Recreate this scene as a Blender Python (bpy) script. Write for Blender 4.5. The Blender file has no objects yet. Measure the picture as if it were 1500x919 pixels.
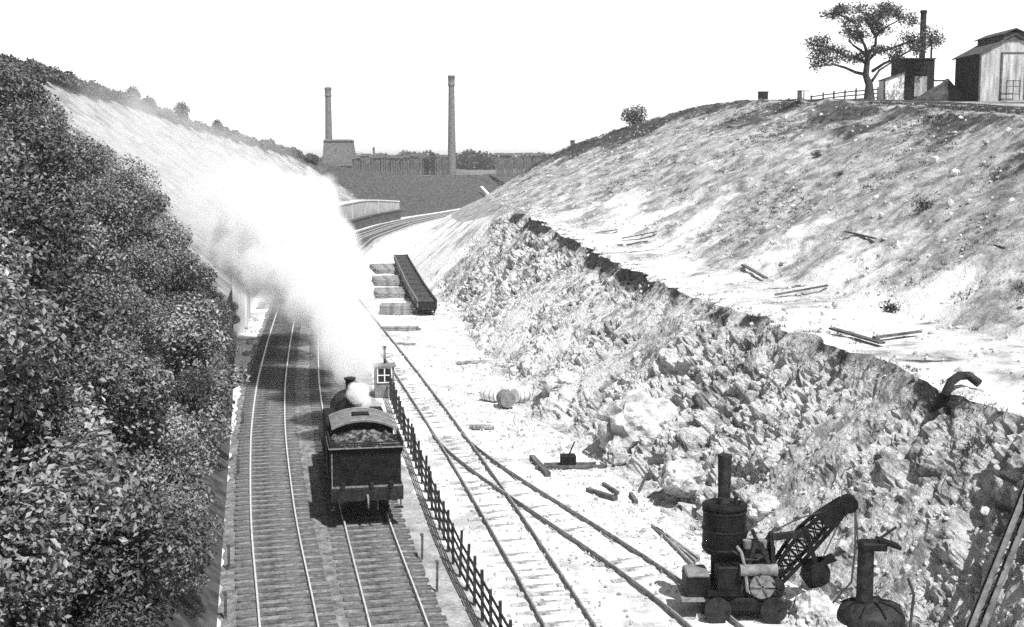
import bpy, bmesh, math, random
import numpy as np
from mathutils import Vector, Matrix
R = math.radians
DENOISE = False
random.seed(7); RNG = np.random.default_rng(7)
S = bpy.context.scene; COL = S.collection
# ------------------------------------------------------------------ camera
F, CX, CY, HZ, CAMZ = 1900.0, 750.0, 459.5, 230.0, 12.2
PITCH = math.atan((CY - HZ) / F)
cam = bpy.data.cameras.new('camera'); cam.sensor_width = 36; cam.lens = 36 * F / 1500
cam.clip_start = 0.5; cam.clip_end = 20000
co = bpy.data.objects.new('camera', cam); COL.objects.link(co)
co.location = (0, 0, CAMZ); co.rotation_euler = (math.pi / 2 - PITCH, 0, 0); S.camera = co
def ray(px, py):
    a = (px - CX) / F; b = (CY - py) / F
    d = np.array([a, math.cos(PITCH) + b * math.sin(PITCH), -math.sin(PITCH) + b * math.cos(PITCH)])
    return d / d[1]
def at(px, py, Y):
    d = ray(px, py); return Vector((d[0] * Y, Y, CAMZ + d[2] * Y))
def G(px, py, z=0.0):
    d = ray(px, py); t = (z - CAMZ) / d[2]; return Vector((d[0] * t, t, z))
# ------------------------------------------------------------------ noise (numpy)
def _h(ix, iy, iz, s):
    n = (ix * 374761393 + iy * 668265263 + iz * 2147483647 + s * 1274126177) & 0xffffffff
    n = ((n ^ (n >> 13)) * 1274126177) & 0xffffffff
    n = ((n ^ (n >> 16)) * 2246822519) & 0xffffffff
    return ((n ^ (n >> 15)) & 0xffffff) / float(0xffffff)
def vnoise(p, s=0):
    i = np.floor(p).astype(np.int64); f = p - i; f = f * f * (3 - 2 * f)
    out = 0
    for a in (0, 1):
        for b in (0, 1):
            for c in (0, 1):
                w = (f[:, 0] if a else 1 - f[:, 0]) * (f[:, 1] if b else 1 - f[:, 1]) * (f[:, 2] if c else 1 - f[:, 2])
                out = out + w * _h(i[:, 0] + a, i[:, 1] + b, i[:, 2] + c, s)
    return out * 2 - 1
def fbm(p, octv=4, s=0, gain=.5):
    o = 0; a = 1; t = 0
    for k in range(octv):
        o = o + a * vnoise(p * (2.03 ** k), s + k); t += a; a *= gain
    return o / t
def voro(p, s=0):
    i = np.floor(p).astype(np.int64)
    f1 = np.full(len(p), 9.0); f2 = np.full(len(p), 9.0); idv = np.zeros(len(p))
    for a in (-1, 0, 1):
        for b in (-1, 0, 1):
            for c in (-1, 0, 1):
                j = i + np.array([a, b, c])
                q = np.stack([j[:, 0] + _h(j[:, 0], j[:, 1], j[:, 2], s), j[:, 1] + _h(j[:, 0], j[:, 1], j[:, 2], s + 11),
                              j[:, 2] + _h(j[:, 0], j[:, 1], j[:, 2], s + 23)], 1)
                d = np.linalg.norm(q - p, axis=1); n = d < f1
                f2 = np.where(n, f1, np.minimum(f2, d)); idv = np.where(n, _h(j[:, 0], j[:, 1], j[:, 2], s + 5), idv)
                f1 = np.where(n, d, f1)
    return f1, f2, idv
# ------------------------------------------------------------------ materials
def new_mat(name):
    m = bpy.data.materials.new(name); m.use_nodes = True; return m, m.node_tree.nodes, m.node_tree.links
def nd(N, t, **k):
    n = N.new(t)
    for a, b in k.items(): setattr(n, a, b)
    return n
def grey(v): return (v, v, v, 1)
def mat(name, lo, hi, scale=4.0, rough=.85, bump=.3, bscale=None, metal=0.0, detail=6, stretch=(1, 1, 1), contrast=(.35, .65), vscale=1.3, veg=None, fine=0.0, spec=.3, bdist=.05):
    """speckled grey surface: noise between two greys, optional vegetation attribute mixing towards veg grey"""
    m, N, L = new_mat(name); b = N['Principled BSDF']
    tc = nd(N, 'ShaderNodeTexCoord'); mp = nd(N, 'ShaderNodeMapping'); mp.inputs['Scale'].default_value = stretch
    L.new(tc.outputs['Object'], mp.inputs[0])
    n1 = nd(N, 'ShaderNodeTexNoise'); n1.inputs['Scale'].default_value = scale; n1.inputs['Detail'].default_value = detail; n1.inputs['Roughness'].default_value = .65
    L.new(mp.outputs[0], n1.inputs['Vector'])
    r = nd(N, 'ShaderNodeValToRGB'); r.color_ramp.elements[0].position, r.color_ramp.elements[1].position = contrast
    r.color_ramp.elements[0].color = grey(lo); r.color_ramp.elements[1].color = grey(hi)
    L.new(n1.outputs[0], r.inputs[0]); col = r.outputs[0]
    if fine:
        n3 = nd(N, 'ShaderNodeTexNoise'); n3.inputs['Scale'].default_value = 9.0; n3.inputs['Detail'].default_value = 8; n3.inputs['Roughness'].default_value = .8
        L.new(tc.outputs['Object'], n3.inputs['Vector'])
        mr = nd(N, 'ShaderNodeMapRange'); mr.inputs[1].default_value = .35; mr.inputs[2].default_value = .62; mr.inputs[3].default_value = 1 - fine; mr.inputs[4].default_value = 1.05
        L.new(n3.outputs[0], mr.inputs[0])
        mm = nd(N, 'ShaderNodeMix', data_type='RGBA', blend_type='MULTIPLY'); mm.inputs[0].default_value = 1
        L.new(col, mm.inputs[6]); L.new(mr.outputs[0], mm.inputs[7]); col = mm.outputs[2]
    if veg is not None:
        at_ = nd(N, 'ShaderNodeAttribute'); at_.attribute_name = 'veg'
        n2 = nd(N, 'ShaderNodeTexNoise'); n2.inputs['Scale'].default_value = vscale; n2.inputs['Detail'].default_value = 9; n2.inputs['Roughness'].default_value = .75
        L.new(tc.outputs['Object'], n2.inputs['Vector'])
        ad = nd(N, 'ShaderNodeMath', operation='ADD'); L.new(at_.outputs['Fac'], ad.inputs[0]); L.new(n2.outputs[0], ad.inputs[1])
        mr = nd(N, 'ShaderNodeMapRange'); mr.inputs[1].default_value = .92; mr.inputs[2].default_value = 1.12
        L.new(ad.outputs[0], mr.inputs[0])
        n4 = nd(N, 'ShaderNodeTexNoise'); n4.inputs['Scale'].default_value = 1.6; n4.inputs['Detail'].default_value = 8
        L.new(tc.outputs['Object'], n4.inputs['Vector'])
        r2 = nd(N, 'ShaderNodeValToRGB'); r2.color_ramp.elements[0].position = .38; r2.color_ramp.elements[1].position = .68
        r2.color_ramp.elements[0].color = grey(veg * .5); r2.color_ramp.elements[1].color = grey(veg * 1.7)
        L.new(n4.outputs[0], r2.inputs[0])
        mx = nd(N, 'ShaderNodeMix', data_type='RGBA'); L.new(mr.outputs[0], mx.inputs[0]); L.new(col, mx.inputs[6]); L.new(r2.outputs[0], mx.inputs[7])
        col = mx.outputs[2]
        ap = nd(N, 'ShaderNodeAttribute'); ap.attribute_name = 'pale'
        n5 = nd(N, 'ShaderNodeTexNoise'); n5.inputs['Scale'].default_value = .9; n5.inputs['Detail'].default_value = 9; n5.inputs['Roughness'].default_value = .7
        L.new(tc.outputs['Object'], n5.inputs['Vector'])
        a2 = nd(N, 'ShaderNodeMath', operation='ADD'); L.new(ap.outputs['Fac'], a2.inputs[0]); L.new(n5.outputs[0], a2.inputs[1])
        m5 = nd(N, 'ShaderNodeMapRange'); m5.inputs[1].default_value = .85; m5.inputs[2].default_value = 1.15; L.new(a2.outputs[0], m5.inputs[0])
        iv = nd(N, 'ShaderNodeMath', operation='SUBTRACT'); iv.inputs[0].default_value = 1; L.new(mr.outputs[0], iv.inputs[1])
        mv = nd(N, 'ShaderNodeMath', operation='MULTIPLY'); L.new(m5.outputs[0], mv.inputs[0]); L.new(iv.outputs[0], mv.inputs[1])
        x5 = nd(N, 'ShaderNodeMix', data_type='RGBA'); L.new(mv.outputs[0], x5.inputs[0]); L.new(col, x5.inputs[6]); x5.inputs[7].default_value = grey(.74); col = x5.outputs[2]
    L.new(col, b.inputs['Base Color'])
    b.inputs['Roughness'].default_value = rough; b.inputs['Metallic'].default_value = metal
    b.inputs['Specular IOR Level'].default_value = spec
    if bump:
        nb = nd(N, 'ShaderNodeTexNoise'); nb.inputs['Scale'].default_value = bscale or scale * 3; nb.inputs['Detail'].default_value = 8; nb.inputs['Roughness'].default_value = .7
        L.new(mp.outputs[0], nb.inputs['Vector'])
        bm_ = nd(N, 'ShaderNodeBump'); bm_.inputs['Strength'].default_value = bump; bm_.inputs['Distance'].default_value = bdist
        L.new(nb.outputs[0], bm_.inputs['Height']); L.new(bm_.outputs[0], b.inputs['Normal'])
    return m
M = {}
M['floor'] = mat('chalk_floor', .42, .8, .45, bump=.5, bscale=6, veg=.3, fine=.45, contrast=(.36, .5), bdist=.06)
M['face'] = mat('chalk_face', .34, .86, 1.3, bump=1.0, bscale=5.5, veg=.04, fine=.6, contrast=(.42, .53), bdist=.3, vscale=2.6)
M['ledge'] = mat('chalk_ledge', .5, .82, .5, bump=.5, bscale=5, veg=.16, fine=.35, contrast=(.36, .5), stretch=(.5, 1, 1), bdist=.06)
M['slope'] = mat('bank_soil', .2, .56, .8, bump=1.0, bscale=3.0, veg=.07, fine=.55, contrast=(.38, .6), bdist=.2)
M['lslope'] = mat('left_bank_soil', .16, .42, .35, bump=.6, bscale=2.0, veg=.055, fine=.35, contrast=(.36, .62), bdist=.12)
M['field'] = mat('rough_grass', .09, .24, .12, bump=.7, bscale=2, fine=.5, bdist=.15)
M['ballast'] = mat('ballast', .13, .38, 3.0, bump=1.0, bscale=14, fine=.6, bdist=.08)
M['cess'] = mat('cess_gravel', .25, .5, 1.2, bump=.9, bscale=12, fine=.5, bdist=.06)
M['sleeper'] = mat('sleeper_wood', .045, .16, 3.0, bump=.6, bscale=12, fine=.4)
M['oldsleeper'] = mat('chalky_sleeper', .12, .7, 2.0, bump=.6, bscale=12, fine=.4)
M['railtop'] = mat('rail_steel', .5, .7, 3.0, rough=.4, metal=.3, bump=.05)
M['railold'] = mat('rusty_rail', .12, .32, 4.0, rough=.7, bump=.2)
M['black'] = mat('black_paint', .006, .02, 3.0, rough=.6, bump=.15, fine=.5, spec=.12)
M['blackiron'] = mat('black_iron', .008, .04, 5.0, rough=.6, bump=.3, fine=.5, spec=.2)
M['trim'] = mat('worn_edge', .1, .26, 8.0, rough=.5, bump=.2)
M['roofgrey'] = mat('cab_roof', .12, .22, 3.0, rough=.7, bump=.3, fine=.4)
M['coal'] = mat('coal', .012, .2, 4.0, rough=.5, bump=1.0, bscale=9, bdist=.1, contrast=(.45, .62))
M['fence'] = mat('fence_timber', .012, .05, 6.0, bump=.4, fine=.4)
M['timber'] = mat('old_timber', .04, .16, 4.0, bump=.5, stretch=(1, 1, 1), fine=.4)
M['stacktimber'] = mat('stacked_timber', .1, .34, 4.0, bump=.5, fine=.4)
M['paletimber'] = mat('pale_timber', .25, .5, 2.0, bump=.5, fine=.35)
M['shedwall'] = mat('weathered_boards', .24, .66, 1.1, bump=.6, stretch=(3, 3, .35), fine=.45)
M['darkwall'] = mat('tar_and_shade_boards', .006, .03, 2.0, bump=.5, stretch=(3, 3, .35), fine=.5)  # tarred walls; on the shed sides the dark tone is painted shade
M['shedroof'] = mat('felt_roof', .04, .12, 1.5, bump=.4, fine=.4)
M['brickdark'] = mat('sooty_brick', .06, .16, 1.2, bump=.5, bscale=3, fine=.4)
M['brickmid'] = mat('old_brick', .1, .2, 1.2, bump=.5, bscale=3, fine=.4)
M['stonewall'] = mat('stone_wall', .35, .62, .8, bump=.7, bscale=3, fine=.45)
M['darkstone'] = mat('dark_stone', .05, .12, .8, bump=.7, bscale=3, fine=.45)
M['concrete'] = mat('pale_concrete', .5, .72, .7, bump=.3, fine=.2, stretch=(2, 2, .4))
M['whitepaint'] = mat('whitewash', .6, .8, 2.0, bump=.2, fine=.15)
M['midpaint'] = mat('grey_paint', .12, .26, 3.0, bump=.3, fine=.4)
M['glass'] = mat('dark_glass', .01, .02, 2.0, rough=.15, bump=0, spec=.5)
M['rock'] = mat('chalk_rock', .3, .82, 1.2, bump=.9, bscale=5, fine=.45, contrast=(.35, .6), bdist=.15)
M['bark'] = mat('bark', .02, .06, 4.0, bump=.7, bscale=9)
M['heap'] = mat('ash_heap', .02, .12, 1.0, bump=1.0, bscale=4, fine=.5, bdist=.2)
M['rope'] = mat('wire_rope', .03, .06, 6.0, bump=0)
def leafmat(name, lo, hi, trans=.25):
    m, N, L = new_mat(name); b = N['Principled BSDF']
    g = nd(N, 'ShaderNodeTexCoord'); n = nd(N, 'ShaderNodeTexNoise'); n.inputs['Scale'].default_value = 1.1; n.inputs['Detail'].default_value = 4
    L.new(g.outputs['Object'], n.inputs['Vector'])
    w = nd(N, 'ShaderNodeTexWhiteNoise'); a = nd(N, 'ShaderNodeAttribute'); a.attribute_name = 'leafid'; L.new(a.outputs['Vector'], w.inputs['Vector'])
    ad = nd(N, 'ShaderNodeMath', operation='MULTIPLY_ADD'); L.new(w.outputs['Value'], ad.inputs[0]); ad.inputs[1].default_value = .7; L.new(n.outputs[0], ad.inputs[2])
    r = nd(N, 'ShaderNodeMapRange'); r.interpolation_type = 'SMOOTHERSTEP'; r.inputs[1].default_value = .45; r.inputs[2].default_value = 1.3; r.inputs[3].default_value = lo; r.inputs[4].default_value = hi
    L.new(ad.outputs[0], r.inputs[0])
    oi = nd(N, 'ShaderNodeObjectInfo'); om = nd(N, 'ShaderNodeMapRange'); om.inputs[3].default_value = .3; om.inputs[4].default_value = 1.35; L.new(oi.outputs['Random'], om.inputs[0])
    mu = nd(N, 'ShaderNodeMath', operation='MULTIPLY'); L.new(r.outputs[0], mu.inputs[0]); L.new(om.outputs[0], mu.inputs[1]); r = mu
    c = nd(N, 'ShaderNodeCombineColor'); [L.new(r.outputs[0], c.inputs[k]) for k in range(3)]
    L.new(c.outputs[0], b.inputs['Base Color']); b.inputs['Roughness'].default_value = .5; b.inputs['Specular IOR Level'].default_value = .4
    return m
M['leaf'] = leafmat('leaf', .012, .3)
M['leafdark'] = leafmat('dark_leaf', .02, .07)
M['leaffar'] = leafmat('far_leaf', .05, .12)
M['grass'] = leafmat('grass_blade', .05, .16)
# ------------------------------------------------------------------ object helpers
def tag(o, label=None, cat=None, group=None, kind=None):
    if label: o['label'] = label
    if cat: o['category'] = cat
    if group: o['group'] = group
    if kind: o['kind'] = kind
    return o
def empty(name, loc=(0, 0, 0), rz=0.0):
    o = bpy.data.objects.new(name, None); COL.objects.link(o); o.location = loc; o.rotation_euler = (0, 0, rz); o.empty_display_size = .3; return o
class MB:
    def __init__(s): s.v = []; s.f = []; s.smooth = []
    def add(s, vs, fs, sm=False):
        b = len(s.v); s.v += [tuple(v) for v in vs]; s.f += [tuple(i + b for i in f) for f in fs]; s.smooth += [sm] * len(fs); return s
    def box(s, c, size, rz=0.0, m=None, bev=0.0):
        x, y, z = size[0] / 2, size[1] / 2, size[2] / 2
        if bev:
            bmx = bmesh.new(); bmesh.ops.create_cube(bmx, size=1)
            bmesh.ops.scale(bmx, vec=size, verts=bmx.verts)
            bmesh.ops.bevel(bmx, geom=bmx.edges[:], offset=bev, segments=1, affect='EDGES')
            bmx.verts.index_update(); vs = [v.co.copy() for v in bmx.verts]; fs = [[v.index for v in f.verts] for f in bmx.faces]; bmx.free()
        else:
            vs = [Vector(p) for p in ((-x, -y, -z), (x, -y, -z), (x, y, -z), (-x, y, -z), (-x, -y, z), (x, -y, z), (x, y, z), (-x, y, z))]
            fs = [(0, 3, 2, 1), (4, 5, 6, 7), (0, 1, 5, 4), (1, 2, 6, 5), (2, 3, 7, 6), (3, 0, 4, 7)]
        T = Matrix.Translation(Vector(c)) @ Matrix.Rotation(rz, 4, 'Z')
        if m is not None: T = T @ m
        return s.add([T @ v for v in vs], fs)
    def bar(s, a, b, w, h=None):
        a = Vector(a); b = Vector(b); d = b - a; L = d.length
        if L < 1e-6: return s
        h = h or w; q = d.to_track_quat('Y', 'Z').to_matrix().to_4x4()
        x, z = w / 2, h / 2
        vs = [Vector(p) for p in ((-x, 0, -z), (x, 0, -z), (x, L, -z), (-x, L, -z), (-x, 0, z), (x, 0, z), (x, L, z), (-x, L, z))]
        T = Matrix.Translation(a) @ q
        return s.add([T @ v for v in vs], [(0, 3, 2, 1), (4, 5, 6, 7), (0, 1, 5, 4), (1, 2, 6, 5), (2, 3, 7, 6), (3, 0, 4, 7)])
    def tube(s, pts, rs, n=12, cap=True, sm=True):
        pts = [Vector(p) for p in pts]
        if not hasattr(rs, '__len__'): rs = [rs] * len(pts)
        vs = []; fs = []; u = None
        for i, p in enumerate(pts):
            t = (pts[min(i + 1, len(pts) - 1)] - pts[max(i - 1, 0)])
            if t.length < 1e-9: t = Vector((0, 0, 1))
            t.normalize()
            if u is None: u = t.orthogonal().normalized()
            else:
                u = u - t * u.dot(t)
                u = u.normalized() if u.length > 1e-6 else t.orthogonal().normalized()
            w = t.cross(u)
            for k in range(n):
                a = 2 * math.pi * k / n; vs.append(p + (u * math.cos(a) + w * math.sin(a)) * rs[i])
        for i in range(len(pts) - 1):
            for k in range(n):
                k2 = (k + 1) % n; fs.append((i * n + k, i * n + k2, (i + 1) * n + k2, (i + 1) * n + k))
        s.add(vs, fs, sm)
        if cap:
            s.add(vs[:n], [tuple(range(n))[::-1]]); s.add(vs[-n:], [tuple(range(n))])
        return s
    def lathe(s, c, prof, n=20, axis='Z', sm=True):   # prof: (r, h) pairs; hard edges from duplicated points
        c = Vector(c); vs = []; fs = []
        for r, h in prof:
            for k in range(n):
                a = 2 * math.pi * k / n; x, y = r * math.cos(a), r * math.sin(a)
                vs.append(c + (Vector((x, y, h)) if axis == 'Z' else Vector((x, h, y)) if axis == 'Y' else Vector((h, x, y))))
        for i in range(len(prof) - 1):
            for k in range(n):
                k2 = (k + 1) % n; q = (i * n + k, i * n + k2, (i + 1) * n + k2, (i + 1) * n + k)
                fs.append(q if axis != 'Y' else q[::-1])
        fs.append(tuple(range(n))[::-1]); m_ = (len(prof) - 1) * n; fs.append(tuple(m_ + k for k in range(n)))
        return s.add(vs, fs, sm)
    def build(s, name, material, parent=None, autosm=True):
        me = bpy.data.meshes.new(name); me.from_pydata([tuple(v) for v in s.v], [], s.f)
        me.polygons.foreach_set('use_smooth', [bool(x) for x in s.smooth])
        me.materials.append(material); me.update()
        if any(s.smooth):
            try: me.set_sharp_from_angle(angle=R(40))
            except Exception: pass
        o = bpy.data.objects.new(name, me); COL.objects.link(o)
        if parent: o.parent = parent
        return o
def children(o): return [c for c in bpy.data.objects if c.parent == o]
def copy_tree(o, parent=None, kids=None):
    c = o.copy(); COL.objects.link(c)
    if parent: c.parent = parent
    for ch in (kids if kids is not None else list(o.children)): copy_tree(ch, c)
    return c
def np_mesh(name, V, Fq, material, parent=None, smooth=False, attrs=None):
    me = bpy.data.meshes.new(name)
    V = np.asarray(V, dtype=np.float32); Fq = np.asarray(Fq, dtype=np.int32); n = Fq.shape[1]
    me.vertices.add(len(V)); me.vertices.foreach_set('co', V.ravel())
    me.loops.add(Fq.size); me.loops.foreach_set('vertex_index', Fq.ravel())
    me.polygons.add(len(Fq)); me.polygons.foreach_set('loop_start', np.arange(0, Fq.size, n, dtype=np.int32))
    me.polygons.foreach_set('use_smooth', np.full(len(Fq), smooth))
    if attrs:
        for k, a in attrs.items():
            if a.ndim == 1:
                t = me.attributes.new(k, 'FLOAT', 'POINT'); t.data.foreach_set('value', a.astype(np.float32))
            else:
                t = me.attributes.new(k, 'FLOAT_VECTOR', 'POINT'); t.data.foreach_set('vector', a.astype(np.float32).ravel())
    me.materials.append(material); me.update(calc_edges=True); me.validate()
    o = bpy.data.objects.new(name, me); COL.objects.link(o)
    if parent: o.parent = parent
    return o
# ------------------------------------------------------------------ terrain stations
FZ = -0.2
def curve(tab):
    tab = np.array(tab, float); return lambda y: np.interp(y, tab[:, 0], tab[:, 1])
def curve2(tab):
    tab = np.array(tab, float); yy = np.concatenate([np.arange(-40, 480, 1.0), np.array([520, 700, 2000, 9000.])]); out = []
    for c in (1, 2):
        v = np.interp(yy, tab[:, 0], tab[:, c]); w = v.copy()
        for it in range(60):   # repeated smoothing, stronger far away
            k = np.clip((yy - 20) / 140, .04, .5) * (yy < 470); w[1:-1] += k[1:-1] * (.5 * (w[:-2] + w[2:]) - w[1:-1])
        out.append(w)
    return (lambda y: np.interp(y, yy, out[0])), (lambda y: np.interp(y, yy, out[1]))
Bx, Bz = curve2([(-40, -22, 15), (20, -23, 15.5), (60, -33, 17), (90, -42, 18), (110, -48, 19.5), (140, -54, 21), (160, -57, 21.6), (190, -55.5, 19.6), (213, -52.6, 17.2),
                 (237, -45, 14), (270, -38, 10.5), (300, -30, 8.5), (330, -24, 7.4), (360, -12, 7.2), (420, 6, 7.2), (470, 26, 7.1), (2000, 400, 6), (9000, 600, 2)])
Cx, Cz = curve2([(-40, 6, FZ), (0, -1.5, FZ), (30, -7.2, FZ), (60, -13.2, FZ), (85, -18.3, FZ), (105, -22, FZ), (130, -26, FZ), (157, -28.5, FZ), (200, -30, FZ), (240, -27.5, FZ), (265, -23.5, FZ),
                 (290, -17.5, FZ), (330, -10, FZ), (360, -1, FZ), (420, 20, FZ), (470, 40, 7), (2000, 410, 6), (9000, 610, 2)])
Dx, Dz = curve2([(-40, 16, FZ), (24, 12, FZ), (30, 11.0, FZ), (34, 9.6, FZ), (38, 7.6, FZ), (42, 5.4, FZ), (53.6, 3.7, FZ), (60, .8, FZ), (75, -1.4, FZ), (90, -2.9, FZ),
                 (106, -5.1, FZ), (125, -8.5, FZ), (150, -12, FZ), (198, -16, FZ), (216, -15.5, FZ), (240, -13, FZ), (290, -7, FZ), (330, -1, FZ), (360, 8, FZ), (420, 32, FZ), (470, 55, 7), (2000, 420, 6), (9000, 620, 2)])
Ex, Ez = curve2([(-40, 22, 5), (20, 15.3, 5.1), (34, 13.4, 5.3), (44, 11.4, 5.5), (74, 6.6, 5.8), (95, 3.2, 6.8), (115, 0, 7.8), (130, -2.6, 6.2), (150, -6, 4.6), (198, -9.5, 3.2), (216, -9.5, 3.2), (240, -8, 3.6),
                 (290, -3, 3), (330, 2, 3), (360, 11, 3), (420, 36, 3), (470, 60, 7), (2000, 430, 6), (9000, 630, 2)])
Fx, Fz_ = curve2([(-40, 28, 5.4), (20, 20.8, 5.5), (34, 18.6, 5.7), (44, 16.8, 5.9), (74, 11.2, 6.3), (95, 6.2, 7.1), (115, 1.2, 8.1), (130, -.8, 7.4), (150, -2.5, 6.8), (198, -4.5, 5.8), (216, -4.5, 5.6), (240, -3.5, 5.4),
                  (290, 1, 5.6), (330, 6, 5.6), (360, 15, 5.6), (420, 40, 5.6), (470, 65, 7), (2000, 440, 6), (9000, 640, 2)])
Gx, Gz = curve2([(-40, 38, 14), (50, 29, 14), (66, 26, 14.1), (80, 26, 15.1), (95, 25.8, 16.0), (110, 24.6, 16.7), (123, 22.6, 17.4), (140, 19.9, 17.6), (158, 14.1, 15.9), (177, 7.4, 13.5), (200, 3, 10.6), (240, 2, 8.8), (300, 8, 8), (360, 22, 7.3), (420, 46, 7.2),
                 (470, 70, 7.1), (2000, 450, 6), (9000, 650, 2)])
WT = {}
def wob(y, sc, seed):
    if seed not in WT: g = np.arange(-50, 140, .1); WT[seed] = (g, fbm(np.stack([g / sc, g * 0 + .5, g * 0 + .5], 1), 4, seed))
    return np.interp(y, *WT[seed])
def keys(y):
    scalar = np.ndim(y) == 0; y = np.atleast_1d(np.asarray(y, float)); X, Z = keys_(y); e = np.clip((128 - y) / 15, 0, 1)
    X[:, 5] += e * (.9 * wob(y, 3.5, 5) + .35 * wob(y, .9, 6)); X[:, 6] += e * 2.2 * wob(y, 9, 7); X[:, 4] += e * .7 * wob(y, 4, 8); Z[:, 5] += e * .5 * wob(y, 5, 9); Z[:, 6] += e * .3 * wob(y, 6, 10)
    return (X[0], Z[0]) if scalar else (X, Z)
def keys_(y):
    y = np.asarray(y, float); o = np.ones_like(y)
    far = np.interp(y, [0, 400, 9000], [420, 900, 9000])
    bz, gz = Bz(y), Gz(y)
    mid = np.interp(y, [0, 130, 200, 9000], [1.0, .6, 0, 0])
    X = np.stack([-far, Bx(y) - 14, Bx(y), Cx(y), Dx(y), Ex(y), Fx(y), Gx(y), Gx(y) + 16, far], -1)
    Z = np.stack([np.minimum(bz - 2, 12) * o, bz - .4, bz, Cz(y), Dz(y), Ez(y), Fz_(y), gz, gz + .35 * mid, np.minimum(gz, 15)], -1)
    return X, Z
def height(x, y):
    X, Z = keys(y); return float(np.interp(x, X, Z))
def hit(px, py, y0=26, y1=600):
    d = ray(px, py); prev = None
    for t in np.arange(y0, y1, .25):
        g = CAMZ + d[2] * t - height(d[0] * t, t)
        if g < 0: return Vector((d[0] * t, t, height(d[0] * t, t)))
    return Vector((d[0] * y1, y1, height(d[0] * y1, y1)))
def on(x, y, dz=0): return Vector((x, y, height(x, y) + dz))
SEG = [('far_field', 12, 'field'), ('hilltop', 14, 'field'), ('left_bank', 190, 'lslope'), ('cutting_floor', 110, 'floor'), ('rock_face', 84, 'face'),
       ('ledge', 34, 'slope'), ('right_bank', 250, 'slope'), ('plateau', 60, 'slope'), ('far_plateau', 12, 'field')]
ys = [-40, -20, 0, 10, 18]
y = 22.0
while y < 9000:
    ys.append(y); y += .16 if y < 75 else (.22 if y < 125 else .22 * (y / 125) ** 1.6 if y < 500 else y * .08)
ys = np.array(ys); KX, KZ = keys(ys)
cols_x = []; cols_z = []; tt = []; sg = []
for i, (nm, n, mt) in enumerate(SEG):
    t = np.linspace(0, 1, n + 1)
    if nm in ('far_field',): tw = 1 - (1 - t) ** 3
    elif nm == 'far_plateau': tw = t ** 3
    else: tw = t
    cols_x.append(KX[:, i, None] * (1 - tw) + KX[:, i + 1, None] * tw); cols_z.append(KZ[:, i, None] * (1 - tw) + KZ[:, i + 1, None] * tw)
def bump01(a, lo, hi): return np.clip((a - lo) / (hi - lo), 0, 1)
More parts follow.
